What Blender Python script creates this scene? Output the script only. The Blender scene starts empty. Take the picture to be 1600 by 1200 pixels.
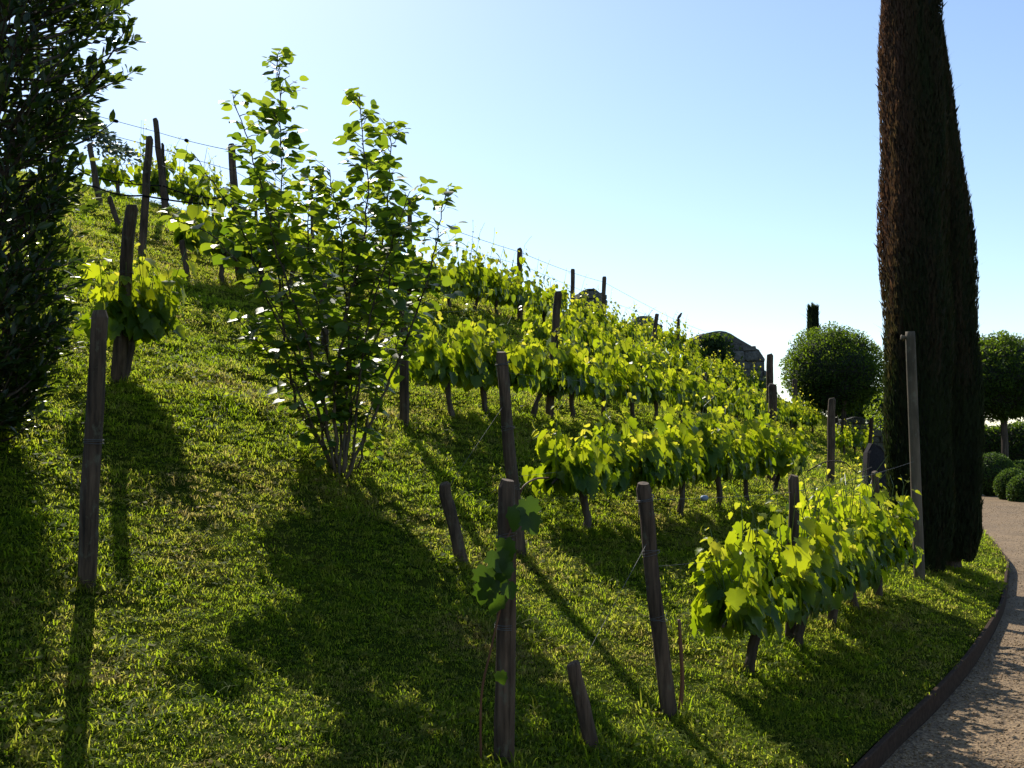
import bpy, math
import numpy as np
from mathutils import Vector, Matrix

rng = np.random.default_rng(11)
scene = bpy.context.scene
C = scene.collection
R = math.radians

# ------------------------------------------------------------------ camera, sky, sun, exposure
FPX = 1556.0                      # focal length in pixels of a 1600 px wide frame
PITCH = math.atan(90 / FPX)
EYE = np.array([0.0, 0.0, 1.6])
cam_data = bpy.data.cameras.new('camera')
cam_data.sensor_width = 36.0
cam_data.lens = 36.0 * FPX / 1600
cam_data.clip_end = 4000
cam = bpy.data.objects.new('camera', cam_data)
C.objects.link(cam)
cam.location = EYE
cam.rotation_euler = (R(90) + PITCH, 0, 0)
scene.camera = cam

SUN_AZ, SUN_EL = R(-21), R(42)    # azimuth from +Y towards +X
world = bpy.data.worlds.new('World')
scene.world = world
world.use_nodes = True
wn = world.node_tree
bg = wn.nodes['Background']
sky = wn.nodes.new('ShaderNodeTexSky')
sky.sky_type = 'NISHITA'
sky.sun_disc = False
sky.sun_elevation = SUN_EL
sky.sun_rotation = SUN_AZ
sky.altitude = 100
sky.air_density = 1.0
sky.dust_density = 0.4
sky.ozone_density = 1.9
wn.links.new(sky.outputs[0], bg.inputs[0])
bg.inputs[1].default_value = 0.126

sun_data = bpy.data.lights.new('sun', 'SUN')
sun_data.energy = 5.0
sun_data.angle = R(0.55)
sun_data.color = (1.0, 0.93, 0.80)
sun = bpy.data.objects.new('sun', sun_data)
C.objects.link(sun)
SUN_DIR = Vector((math.sin(SUN_AZ) * math.cos(SUN_EL), math.cos(SUN_AZ) * math.cos(SUN_EL), math.sin(SUN_EL)))
sun.rotation_euler = SUN_DIR.to_track_quat('Z', 'Y').to_euler()
sun.location = SUN_DIR * 60

vs = scene.view_settings
vs.view_transform = 'Standard'
vs.look = 'None'
vs.gamma = 1
vs.exposure = 0.5
cy = scene.cycles
cy.max_bounces = 7
cy.diffuse_bounces = 4
cy.glossy_bounces = 2
cy.transmission_bounces = 4
cy.caustics_reflective = False
cy.caustics_refractive = False
cy.sample_clamp_indirect = 6

# ------------------------------------------------------------------ measuring helpers
UPV = np.array([0, -math.sin(PITCH), math.cos(PITCH)])
FWD = np.array([0, math.cos(PITCH), math.sin(PITCH)])
RIGHT = np.array([1.0, 0, 0])


def ray(px, py):
    return RIGHT * (px - 800) / FPX + UPV * (600 - py) / FPX + FWD


def proj(p):
    q = np.asarray(p, float) - EYE
    w = q @ FWD
    return 800 + FPX * q[..., 0] / w, 600 - FPX * (q @ UPV) / w, w


def at(px, py, d):
    return EYE + ray(px, py) * d


# value noise for relief and clumping
_perm = np.random.default_rng(3).random((256, 256))


def noise2(x, y):
    xi = np.floor(x).astype(int)
    yi = np.floor(y).astype(int)
    fx = x - xi
    fy = y - yi
    fx = fx * fx * (3 - 2 * fx)
    fy = fy * fy * (3 - 2 * fy)
    g = lambda a, b: _perm[a & 255, b & 255]
    return (g(xi, yi) * (1 - fx) * (1 - fy) + g(xi + 1, yi) * fx * (1 - fy)
            + g(xi, yi + 1) * (1 - fx) * fy + g(xi + 1, yi + 1) * fx * fy)


def fbm(x, y, o=3):
    s, a = 0, 0.5
    for k in range(o):
        s = s + a * noise2(x * 2 ** k + 17 * k, y * 2 ** k - 9 * k)
        a *= 0.5
    return s


# ------------------------------------------------------------------ the hill: height over (distance from kerb, distance along kerb)
KP = np.array([(-34, -38), (-14, -16), (-5, -4.6), (-1.62, 0), (0.10, 2.60), (1.72, 5.09), (2.15, 5.72), (2.63, 6.40),
               (3.38, 7.55), (4.31, 9.09), (5.0, 10.32), (5.96, 12.16), (6.85, 13.99), (8.05, 17.1), (9.45, 20.8), (12.0, 26.6), (15.1, 33.4), (20.6, 45),
               (27.5, 60), (41, 90), (90, 200)], float)


def catmull(K, n=24):
    out = []
    K2 = np.vstack([2 * K[0] - K[1], K, 2 * K[-1] - K[-2]])
    for i in range(1, len(K2) - 2):
        p0, p1, p2, p3 = K2[i - 1:i + 3]
        t0 = 0
        t1 = t0 + np.linalg.norm(p1 - p0) ** .5
        t2 = t1 + np.linalg.norm(p2 - p1) ** .5
        t3 = t2 + np.linalg.norm(p3 - p2) ** .5
        t = np.linspace(t1, t2, n, endpoint=False)[:, None]
        A1 = (t1 - t) / (t1 - t0) * p0 + (t - t0) / (t1 - t0) * p1
        A2 = (t2 - t) / (t2 - t1) * p1 + (t - t1) / (t2 - t1) * p2
        A3 = (t3 - t) / (t3 - t2) * p2 + (t - t2) / (t3 - t2) * p3
        B1 = (t2 - t) / (t2 - t0) * A1 + (t - t0) / (t2 - t0) * A2
        B2 = (t3 - t) / (t3 - t1) * A2 + (t - t1) / (t3 - t1) * A3
        out.append((t2 - t) / (t2 - t1) * B1 + (t - t1) / (t2 - t1) * B2)
    out.append(K[-1:])
    return np.vstack(out)


KC = catmull(KP)
KV = np.concatenate([[0], np.cumsum(np.linalg.norm(np.diff(KC, axis=0), axis=1))])
KV -= KV[np.argmin(np.linalg.norm(KC - np.array([1.73, 4.98]), axis=1))]
TG = np.gradient(KC, axis=0)
TG /= np.linalg.norm(TG, axis=1)[:, None]
NM = np.stack([-TG[:, 1], TG[:, 0]], 1)


def uv(x, y):
    x = np.atleast_1d(np.asarray(x, float)).ravel()
    y = np.atleast_1d(np.asarray(y, float)).ravel()
    u = np.empty(len(x))
    v = np.empty(len(x))
    for s in range(0, len(x), 8000):
        e = s + 8000
        X = np.stack([x[s:e], y[s:e]], 1)
        d2 = (X[:, None, 0] - KC[None, :, 0]) ** 2 + (X[:, None, 1] - KC[None, :, 1]) ** 2
        j = d2.argmin(1)
        D = X - KC[j]
        u[s:e] = (D * NM[j]).sum(1)
        v[s:e] = KV[j] + (D * TG[j]).sum(1)
    return u, v


def curve(u, v):
    return (np.interp(v, KV, KC[:, 0]) + np.interp(v, KV, NM[:, 0]) * u,
            np.interp(v, KV, KC[:, 1]) + np.interp(v, KV, NM[:, 1]) * u)


UK = np.array([0, 0.8, 2.7, 4.75, 7.5, 10.5, 13, 16, 22, 40, 80.])
VK = np.array([-6, 6, 16, 26, 36, 50, 80.])
ZT = np.array([
    [0, .23, .82, 1.80, 3.15, 4.62, 5.55, 5.95, 5.8, 4.5, 3],
    [0, .23, .82, 1.80, 3.15, 4.65, 5.65, 6.05, 5.9, 4.5, 3],
    [0, .21, .80, 1.82, 3.45, 5.10, 6.05, 6.35, 6.2, 5, 3],
    [0, .18, .74, 1.80, 3.60, 5.20, 6.00, 6.3, 6.1, 5, 3],
    [0, .14, .62, 1.70, 3.50, 4.80, 5.5, 5.7, 5.6, 4.5, 2],
    [0, .10, .5, 1.5, 3.2, 4.2, 4.6, 4.8, 4.6, 3, 1],
    [0, .0, .1, .3, .8, 1.2, 1.2, 1.2, 1, .5, .3]])


def hspline(xk, Z, x):
    m = np.gradient(Z, xk, axis=-1)
    m[..., 0] = (Z[..., 1] - Z[..., 0]) / (xk[1] - xk[0])
    j = np.clip(np.searchsorted(xk, x) - 1, 0, len(xk) - 2)
    h = xk[j + 1] - xk[j]
    t = np.clip((x - xk[j]) / h, 0, 1)
    return ((2 * t ** 3 - 3 * t ** 2 + 1) * Z[..., j] + (t ** 3 - 2 * t ** 2 + t) * h * m[..., j]
            + (-2 * t ** 3 + 3 * t ** 2) * Z[..., j + 1] + (t ** 3 - t ** 2) * h * m[..., j + 1])


def zsmooth(u, v):
    rows = hspline(UK, ZT, np.maximum(u, 0))
    j = np.clip(np.searchsorted(VK, v) - 1, 0, len(VK) - 2)
    t = np.clip((v - VK[j]) / (VK[j + 1] - VK[j]), 0, 1)
    t = t * t * (3 - 2 * t)
    n = np.arange(len(u))
    return rows[j, n] * (1 - t) + rows[j + 1, n] * t


PATH_Z = -0.095


def ground(x, y):
    shp = np.shape(x)
    u, v = uv(x, y)
    x = np.ravel(x)
    y = np.ravel(y)
    z = zsmooth(u, v)
    k = np.clip(u / 0.5, 0, 1)
    # hummocks, and small terracettes that follow the contour on the steep part
    z = z + k * 0.06 * (fbm(x * 1.3, y * 1.3) - 0.45)
    z = z + k * 0.028 * (fbm(x * 4.3 + 9, y * 4.3) - 0.45)
    steep = np.clip((u - 3.0) / 2.0, 0, 1)
    z = z + steep * 0.024 * np.sin(u * 9.0 + 7 * noise2(x * 0.8, y * 0.8)) * noise2(x * 0.9 + 30, y * 0.9)
    z = np.where(u < -0.02, PATH_Z - 0.05, z)
    return z.reshape(shp) if shp else float(z[0])


def gz(x, y):
    return float(ground(np.array([x]), np.array([y]))[0])


_T = np.concatenate([np.arange(2, 20, .02), np.arange(20, 90, .05)])


def hit(px, py):
    """where the line of sight through a measured pixel meets the ground"""
    p = EYE + _T[:, None] * ray(px, py)
    g = ground(p[:, 0], p[:, 1])
    b = p[:, 2] < g
    k = int(np.argmax(b)) if b.any() else 600
    return p[k], _T[k]


def row_at(u, px, vmin=-12, vmax=60):
    """a point of the row that runs at distance u from the kerb, seen at column px"""
    v = np.arange(vmin, vmax, .05)
    x, y = curve(u, v)
    ok = y > 2
    col = np.where(ok, 800 + FPX * x / np.maximum(y * math.cos(PITCH), .1), -9999)
    near = np.where(np.abs(col - px) < 6)[0]
    if len(near):                       # the first place where the row crosses that column
        run = near[near - near[0] < 60]
        k = int(run[np.argmin(np.abs(col[run] - px))])
    else:
        k = int(np.argmin(np.abs(col - px)))
    return np.array([x[k], y[k], gz(x[k], y[k])]), float(v[k])


# ------------------------------------------------------------------ mesh helpers
def fast_mesh(name, V, T, lc=None, smooth=False):
    """triangles only; lc = per-vertex (young, tint)"""
    V = np.asarray(V, np.float32)
    T = np.asarray(T, np.int32)
    me = bpy.data.meshes.new(name)
    me.vertices.add(len(V))
    me.vertices.foreach_set('co', V.ravel())
    me.loops.add(T.size)
    me.loops.foreach_set('vertex_index', T.ravel())
    me.polygons.add(len(T))
    me.polygons.foreach_set('loop_start', np.arange(0, T.size, 3, dtype=np.int32))
    me.polygons.foreach_set('loop_total', np.full(len(T), 3, np.int32))
    if smooth:
        me.polygons.foreach_set('use_smooth', np.ones(len(T), bool))
    me.update(calc_edges=True)
    if lc is not None:
        a = me.attributes.new('lc', 'FLOAT_COLOR', 'POINT')
        c = np.zeros((len(V), 4), np.float32)
        c[:, :2] = lc
        c[:, 3] = 1
        a.data.foreach_set('color', c.ravel())
    return me


def poly_mesh(name, V, Fc, smooth=False):
    me = bpy.data.meshes.new(name)
    me.from_pydata([tuple(map(float, v)) for v in V], [], [tuple(map(int, f)) for f in Fc])
    if smooth:
        me.polygons.foreach_set('use_smooth', np.ones(len(Fc), bool))
    me.update()
    return me


class MB:
    """collects pieces of one mesh"""

    def __init__(self):
        self.V, self.F, self.n = [], [], 0

    def add(self, V, Fc):
        V = np.asarray(V, float)
        self.V.append(V)
        self.F += [tuple(i + self.n for i in f) for f in Fc]
        self.n += len(V)

    def tube(self, pts, rad, sides=8, cap=True, jit=0.0, rg=None):
        pts = np.asarray(pts, float)
        m = len(pts)
        rad = np.broadcast_to(np.asarray(rad, float), (m,)) if np.ndim(rad) < 1 else np.asarray(rad, float)
        tg = np.gradient(pts, axis=0)
        tg /= np.linalg.norm(tg, axis=1)[:, None] + 1e-9
        a = np.array([1.0, 0, 0]) if abs(tg[0][0]) < .8 else np.array([0, 1.0, 0])
        V = []
        th = np.linspace(0, 2 * math.pi, sides, endpoint=False)
        nx = np.cross(tg[0], a)
        nx /= np.linalg.norm(nx)
        for i in range(m):
            nx = nx - tg[i] * (nx @ tg[i])
            nx /= np.linalg.norm(nx) + 1e-9
            ny = np.cross(tg[i], nx)
            r = rad[i]
            if jit and rg is not None:
                r = r * (1 + jit * (rg.random(sides) - .5))
            V.append(pts[i] + np.outer(np.cos(th) * r, nx) + np.outer(np.sin(th) * r, ny))
        V = np.vstack(V)
        Fc = []
        for i in range(m - 1):
            for j in range(sides):
                k = (j + 1) % sides
                Fc.append((i * sides + j, i * sides + k, (i + 1) * sides + k, (i + 1) * sides + j))
        if cap:
            Fc.append(tuple(range(sides))[::-1])
            Fc.append(tuple((m - 1) * sides + j for j in range(sides)))
        self.add(V, Fc)

    def box(self, c, s, rot=None, jit=0, rg=None, bev=0.0):
        """a block with chamfered long edges"""
        hx, hy, hz = np.asarray(s, float) / 2
        b = min(bev, hx * .45, hz * .45)
        prof = np.array([(-hx + b, -hz), (hx - b, -hz), (hx, -hz + b), (hx, hz - b), (hx - b, hz), (-hx + b, hz), (-hx, hz - b), (-hx, -hz + b)])
        inn = prof * np.array([(hx - b) / hx, (hz - b) / hz])
        V = np.vstack([np.c_[inn[:, 0], np.full(8, -hy), inn[:, 1]], np.c_[prof[:, 0], np.full(8, -hy + b), prof[:, 1]],
                       np.c_[prof[:, 0], np.full(8, hy - b), prof[:, 1]], np.c_[inn[:, 0], np.full(8, hy), inn[:, 1]]])
        if jit and rg is not None:
            V = V + (rg.random(V.shape) - .5) * jit
        if rot is not None:
            V = V @ np.asarray(rot).T
        V = V + np.asarray(c)
        Fc = [tuple(range(8))]
        for i in range(3):
            for j in range(8):
                k = (j + 1) % 8
                Fc.append((i * 8 + j, (i + 1) * 8 + j, (i + 1) * 8 + k, i * 8 + k))
        Fc.append(tuple(range(24, 32))[::-1])
        self.add(V, Fc)

    def mesh(self, name, smooth=False):
        return poly_mesh(name, np.vstack(self.V), self.F, smooth)


def obj(name, me, mat, parent=None, origin=None):
    """one mesh object; vertices are in world space, shifted to the parent's base"""
    if mat is not None and not me.materials:
        me.materials.append(mat)
    o = bpy.data.objects.new(name, me)
    C.objects.link(o)
    o.color = (0, 0, 0, 1)
    if parent is not None:
        o.parent = parent
        b = parent
        off = np.zeros(3)
        while b is not None:
            off = off + np.array(b.location)
            b = b.parent
        o.location = -off
    elif origin is not None:
        me.transform(Matrix.Translation(-Vector(origin)))
        o.location = origin
    return o


def thing(name, label, cat, loc, group=None):
    o = bpy.data.objects.new(name, None)
    C.objects.link(o)
    o.empty_display_size = 0.1
    o.location = Vector([float(a) for a in loc])
    o['label'] = label
    o['category'] = cat
    if group:
        o['group'] = group
    return o


def tag(o, label=None, cat=None, group=None, kind=None):
    for k, v in (('label', label), ('category', cat), ('group', group), ('kind', kind)):
        if v:
            o[k] = v
    return o


# ------------------------------------------------------------------ materials
def new_mat(name):
    m = bpy.data.materials.new(name)
    m.use_nodes = True
    nt = m.node_tree
    p = nt.nodes['Principled BSDF']
    return m, nt, p


def ramp(nt, stops, interp='LINEAR'):
    r = nt.nodes.new('ShaderNodeValToRGB')
    e = r.color_ramp.elements
    r.color_ramp.interpolation = interp
    while len(e) < len(stops):
        e.new(0.5)
    for k, (p, c) in enumerate(stops):
        e[k].position = p
        e[k].color = (*c, 1)
    return r


def mnode(nt, op, a, b=None):
    n = nt.nodes.new('ShaderNodeMath')
    n.operation = op
    for i, s in enumerate((a, b)):
        if s is None:
            continue
        if isinstance(s, (int, float)):
            n.inputs[i].default_value = s
        else:
            nt.links.new(s, n.inputs[i])
    return n.outputs[0]


def mixc(nt, fac, a, b, mode='MIX'):
    n = nt.nodes.new('ShaderNodeMix')
    n.data_type = 'RGBA'
    n.blend_type = mode
    for s, i in ((fac, 0), (a, 6), (b, 7)):
        if isinstance(s, (int, float)):
            n.inputs[i].default_value = s
        elif isinstance(s, tuple):
            n.inputs[i].default_value = (*s, 1)
        else:
            nt.links.new(s, n.inputs[i])
    return n.outputs[2]


def tex(nt, kind, scale, vec=None, **kw):
    n = nt.nodes.new(kind)
    n.inputs['Scale'].default_value = scale
    for k, v in kw.items():
        n.inputs[k].default_value = v
    if vec is not None:
        nt.links.new(vec, n.inputs['Vector'])
    return n


def mapped(nt, out='Object', scale=(1, 1, 1)):
    tc = nt.nodes.new('ShaderNodeTexCoord')
    mp = nt.nodes.new('ShaderNodeMapping')
    mp.inputs['Scale'].default_value = scale
    nt.links.new(tc.outputs[out], mp.inputs[0])
    return mp.outputs[0]


def bump(nt, p, height, strength, dist=0.01):
    b = nt.nodes.new('ShaderNodeBump')
    b.inputs['Strength'].default_value = strength
    b.inputs['Distance'].default_value = dist
    nt.links.new(height, b.inputs['Height'])
    nt.links.new(b.outputs[0], p.inputs['Normal'])


def leaf_mat(name, refl, trans, young_r, young_t, mix=.5, rough=.42, spec=.45, rand=False):
    """leaf: gloss and colour from above, light coming through from behind; refl/trans = (dark, light) of the natural spread"""
    m, nt, p = new_mat(name)
    L = nt.links
    at_ = nt.nodes.new('ShaderNodeAttribute')
    at_.attribute_name = 'lc'
    oi = nt.nodes.new('ShaderNodeObjectInfo')
    add = nt.nodes.new('ShaderNodeVectorMath')
    add.operation = 'ADD'
    L.new(at_.outputs['Color'], add.inputs[0])
    L.new(oi.outputs['Color'], add.inputs[1])
    sep = nt.nodes.new('ShaderNodeSeparateXYZ')
    L.new(add.outputs[0], sep.inputs[0])
    tint = sep.outputs[1]
    if rand:
        tint = oi.outputs['Random']
    c1 = mixc(nt, tint, refl[0], refl[1])
    c1 = mixc(nt, sep.outputs[0], c1, young_r)
    c2 = mixc(nt, tint, trans[0], trans[1])
    c2 = mixc(nt, sep.outputs[0], c2, young_t)
    L.new(c1, p.inputs['Base Color'])
    p.inputs['Roughness'].default_value = rough
    p.inputs['Specular IOR Level'].default_value = spec
    tr = nt.nodes.new('ShaderNodeBsdfTranslucent')
    L.new(c2, tr.inputs[0])
    ms = nt.nodes.new('ShaderNodeMixShader')
    ms.inputs[0].default_value = mix
    L.new(p.outputs[0], ms.inputs[1])
    L.new(tr.outputs[0], ms.inputs[2])
    L.new(ms.outputs[0], nt.nodes['Material Output'].inputs[0])
    return m


def wood_mat(name, dark, light, scale=1.0, rough=.85):
    m, nt, p = new_mat(name)
    v = mapped(nt, 'Object', (38 * scale, 38 * scale, 2.6 * scale))
    n = tex(nt, 'ShaderNodeTexNoise', 1.0, v, Detail=6, Roughness=.65)
    v2 = mapped(nt, 'Object', (3.1, 3.1, 2.3))
    n2 = tex(nt, 'ShaderNodeTexNoise', 1.0, v2, Detail=3)
    r = ramp(nt, [(.3, dark), (.72, light)])
    nt.links.new(n.outputs[0], r.inputs[0])
    r2 = ramp(nt, [(.35, (.55, .55, .52)), (.65, (1.15, 1.1, 1.05))])
    nt.links.new(n2.outputs[0], r2.inputs[0])
    c = mixc(nt, 1.0, r.outputs[0], r2.outputs[0], 'MULTIPLY')
    n3 = tex(nt, 'ShaderNodeTexNoise', 1.0, mapped(nt, 'Object', (17, 17, 11)), Detail=5, Roughness=.7)
    r3 = ramp(nt, [(.56, (0, 0, 0)), (.66, (.55, .55, .55))])
    nt.links.new(n3.outputs[0], r3.inputs[0])
    c = mixc(nt, r3.outputs[0], c, tuple(v_ * 1.1 for v_ in (light[1], light[1], light[2])))
    nt.links.new(c, p.inputs['Base Color'])
    p.inputs['Roughness'].default_value = rough
    p.inputs['Specular IOR Level'].default_value = .25
    bump(nt, p, n.outputs[0], .9, .006)
    return m


M = {}
M['vine'] = leaf_mat('vine_leaf', ((.035, .085, .014), (.075, .14, .022)), ((.22, .34, .006), (.60, .66, .015)),
                     (.18, .19, .03), (.85, .76, .06), mix=.56, spec=.22, rough=.34)
M['vine_dull'] = leaf_mat('dull_vine_leaf', ((.03, .06, .012), (.055, .085, .018)), ((.08, .15, .008), (.16, .24, .015)), (.1, .1, .03), (.2, .25, .03), mix=.4, spec=.2)  # darker, less translucent vine leaf, for the vine on the split post
M['hazel'] = leaf_mat('hazel_leaf', ((.028, .065, .014), (.06, .12, .024)), ((.14, .26, .010), (.48, .60, .025)),
                      (.10, .15, .03), (.62, .68, .06), mix=.46)
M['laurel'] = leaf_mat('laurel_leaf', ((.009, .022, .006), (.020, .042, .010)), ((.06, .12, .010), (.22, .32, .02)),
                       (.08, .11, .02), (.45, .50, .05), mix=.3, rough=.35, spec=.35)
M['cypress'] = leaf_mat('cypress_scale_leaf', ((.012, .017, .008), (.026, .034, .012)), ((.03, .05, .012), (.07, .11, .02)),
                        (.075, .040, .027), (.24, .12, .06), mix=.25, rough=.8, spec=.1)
M['topiary'] = leaf_mat('topiary_leaf', ((.011, .026, .006), (.026, .052, .010)), ((.07, .15, .008), (.26, .38, .018)),
                        (.07, .12, .02), (.45, .55, .04), mix=.45, rough=.6, spec=.2)
M['box'] = leaf_mat('box_leaf', ((.025, .055, .014), (.06, .11, .02)), ((.05, .11, .012), (.16, .26, .03)),
                    (.1, .14, .03), (.3, .4, .05), mix=.35, rough=.6, spec=.2)
M['cedar'] = leaf_mat('cedar_needle', ((.03, .05, .04), (.06, .09, .07)), ((.05, .08, .05), (.1, .14, .08)),
                      (.1, .1, .05), (.2, .2, .08), mix=.3)
M['post'] = wood_mat('weathered_post_wood', (.024, .016, .011), (.155, .104, .070))
M['pole'] = wood_mat('smooth_pole_wood', (.075, .06, .042), (.17, .135, .095), .5)
M['bark'] = wood_mat('vine_bark', (.035, .026, .02), (.12, .09, .07), 1.3)
M['hazel_bark'] = wood_mat('hazel_bark', (.05, .04, .028), (.13, .10, .07), .7)
M['cane'] = wood_mat('red_brown_cane', (.10, .045, .025), (.22, .10, .055), .8, .5)
M['shoot'] = leaf_mat('green_shoot', ((.10, .14, .03), (.16, .19, .05)), ((.2, .28, .04), (.3, .36, .06)), (.2, .14, .05), (.4, .3, .08), mix=.2)


def simple(name, col, rough=.6, metal=0.0):
    m, nt, p = new_mat(name)
    v = mapped(nt, 'Object')
    n = tex(nt, 'ShaderNodeTexNoise', 30, v, Detail=4)
    r = ramp(nt, [(.3, tuple(c * .7 for c in col)), (.7, tuple(min(1, c * 1.25) for c in col))])
    nt.links.new(n.outputs[0], r.inputs[0])
    nt.links.new(r.outputs[0], p.inputs['Base Color'])
    p.inputs['Roughness'].default_value = rough
    p.inputs['Metallic'].default_value = metal
    return m


M['wire'] = simple('galvanised_wire', (.10, .10, .10), .7, .2)
M['hose'] = simple('black_drip_hose', (.010, .010, .011), 1.0)
M['hose'].node_tree.nodes['Principled BSDF'].inputs['Specular IOR Level'].default_value = 0
M['slate'] = simple('dark_slate', (.03, .028, .032), 1.0)
M['slate'].node_tree.nodes['Principled BSDF'].inputs['Specular IOR Level'].default_value = .05
M['blue'] = simple('blue_grey_wire_strainer', (.13, .18, .25), .6, .2)
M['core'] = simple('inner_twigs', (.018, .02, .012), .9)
M['bird'] = simple('dark_plumage', (.03, .028, .028), .7)


def stone_mat():
    m, nt, p = new_mat('weathered_stone')
    v = mapped(nt, 'Object')
    n = tex(nt, 'ShaderNodeTexNoise', 5, v, Detail=8, Roughness=.7)
    oi = nt.nodes.new('ShaderNodeObjectInfo')
    r = ramp(nt, [(.28, (.04, .039, .037)), (.5, (.105, .10, .09)), (.75, (.20, .19, .17))])
    nt.links.new(n.outputs[0], r.inputs[0])
    k = mnode(nt, 'MULTIPLY_ADD', oi.outputs['Random'], .5)
    k.node.inputs[2].default_value = .72
    c = mixc(nt, 1.0, r.outputs[0], k, 'MULTIPLY')
    nt.links.new(c, p.inputs['Base Color'])
    p.inputs['Roughness'].default_value = .92
    bump(nt, p, n.outputs[0], .8, .03)
    return m


M['stone'] = stone_mat()
M['mortar'] = simple('lime_mortar', (.09, .085, .075), .95)


def ground_mat():
    m, nt, p = new_mat('turf_soil')
    v = mapped(nt, 'Object')
    a = tex(nt, 'ShaderNodeTexNoise', 1.1, v, Detail=5, Roughness=.65)
    b = tex(nt, 'ShaderNodeTexNoise', 22, v, Detail=6, Roughness=.75)
    r = ramp(nt, [(.35, (.030, .050, .007)), (.60, (.050, .064, .010)), (.78, (.085, .066, .022))])
    nt.links.new(a.outputs[0], r.inputs[0])
    r2 = ramp(nt, [(.3, (.45, .45, .42)), (.7, (1.35, 1.3, 1.2))])
    nt.links.new(b.outputs[0], r2.inputs[0])
    c = mixc(nt, 1.0, r.outputs[0], r2.outputs[0], 'MULTIPLY')
    nt.links.new(c, p.inputs['Base Color'])
    p.inputs['Roughness'].default_value = 1
    p.inputs['Specular IOR Level'].default_value = 0
    bump(nt, p, b.outputs[0], 1.0, .03)
    return m


def grass_mat():
    m, nt, p = new_mat('grass_blade')
    L = nt.links
    oi = nt.nodes.new('ShaderNodeObjectInfo')
    geo = nt.nodes.new('ShaderNodeNewGeometry')
    big = tex(nt, 'ShaderNodeTexNoise', .9, geo.outputs['Position'], Detail=4, Roughness=.65)
    k = mnode(nt, 'MULTIPLY_ADD', oi.outputs['Random'], .42)
    L.new(big.outputs[0], k.node.inputs[2])
    rr = ramp(nt, [(.34, (.038, .072, .007)), (.63, (.070, .107, .011)), (.83, (.105, .125, .020)), (1.0, (.20, .155, .055))])
    rt = ramp(nt, [(.34, (.24, .39, .010)), (.63, (.40, .53, .018)), (.83, (.52, .55, .05)), (1.0, (.56, .46, .14))])
    L.new(k, rr.inputs[0])
    L.new(k, rt.inputs[0])
    L.new(rr.outputs[0], p.inputs['Base Color'])
    p.inputs['Roughness'].default_value = .65
    p.inputs['Specular IOR Level'].default_value = .08
    tr = nt.nodes.new('ShaderNodeBsdfTranslucent')
    L.new(rt.outputs[0], tr.inputs[0])
    ms = nt.nodes.new('ShaderNodeMixShader')
    ms.inputs[0].default_value = .58
    L.new(p.outputs[0], ms.inputs[1])
    L.new(tr.outputs[0], ms.inputs[2])
    L.new(ms.outputs[0], nt.nodes['Material Output'].inputs[0])
    return m


def gravel_mat(pebble=False):
    m, nt, p = new_mat('gravel_stone' if pebble else 'gravel_path')
    if pebble:
        oi = nt.nodes.new('ShaderNodeObjectInfo')
        r = ramp(nt, [(0, (.10, .058, .024)), (.4, (.18, .110, .045)), (.8, (.25, .16, .072)), (1, (.33, .24, .13))])
        nt.links.new(oi.outputs['Random'], r.inputs[0])
        c = r.outputs[0]
    else:
        v = mapped(nt, 'Object')
        vo = tex(nt, 'ShaderNodeTexVoronoi', 55, v)
        a = tex(nt, 'ShaderNodeTexNoise', 1.3, v, Detail=5)
        sepc = nt.nodes.new('ShaderNodeSeparateColor')
        nt.links.new(vo.outputs['Color'], sepc.inputs[0])
        r = ramp(nt, [(0, (.10, .063, .031)), (.5, (.18, .118, .06)), (1, (.26, .18, .095))])
        nt.links.new(sepc.outputs[0], r.inputs[0])
        r2 = ramp(nt, [(.35, (.78, .76, .72)), (.65, (1.1, 1.08, 1.05))])
        nt.links.new(a.outputs[0], r2.inputs[0])
        c = mixc(nt, 1.0, r.outputs[0], r2.outputs[0], 'MULTIPLY')
        bump(nt, p, vo.outputs['Distance'], 1.0, .012)
    nt.links.new(c, p.inputs['Base Color'])
    p.inputs['Roughness'].default_value = .9
    return m


M['ground'] = ground_mat()
M['grass'] = grass_mat()
M['path'] = gravel_mat()
M['pebble'] = gravel_mat(True)
M['kerb'] = simple('rusty_edging', (.050, .033, .024), .95)
M['kerb'].node_tree.nodes['Principled BSDF'].inputs['Specular IOR Level'].default_value = .05

# ------------------------------------------------------------------ ground sheet, path, kerb
def build_ground():
    N = 225
    s = np.linspace(-1, 1, 2 * N + 1)
    ax = 3.4 * np.sinh(6.45 * s)
    xs = ax + 0.5
    ys = ax + 8.0
    X, Y = np.meshgrid(xs, ys)
    Z = ground(X, Y)
    n = 2 * N + 1
    # keep the sheet's own edge hidden under the lawn margin strip
    U, _ = uv(X, Y)
    Z = np.where((U.reshape(X.shape) < .10) & (np.abs(X) < 60) & (np.abs(Y) < 120), PATH_Z - .05, Z)
    V = np.stack([X.ravel(), Y.ravel(), Z.ravel()], 1)
    i, j = np.meshgrid(np.arange(n - 1), np.arange(n - 1))
    a = (j * n + i).ravel()
    T = np.vstack([np.stack([a, a + 1, a + n + 1], 1), np.stack([a, a + n + 1, a + n], 1)])
    o = obj('ground', fast_mesh('ground', V, T, smooth=True), M['ground'])
    tag(o, 'grassy hillside turf rising from the gravel path', kind='structure')


build_ground()


def strip(v0, v1, n, us, zs):
    v = np.linspace(v0, v1, n)
    V, Fc = [], []
    for k in range(n):
        for u_, z_ in zip(us, zs):
            x, y = curve(u_, v[k])
            V.append((x, y, z_))
    m = len(us)
    for k in range(n - 1):
        for q in range(m - 1):
            Fc.append((k * m + q, (k + 1) * m + q, (k + 1) * m + q + 1, k * m + q + 1))
    return V, Fc


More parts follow.
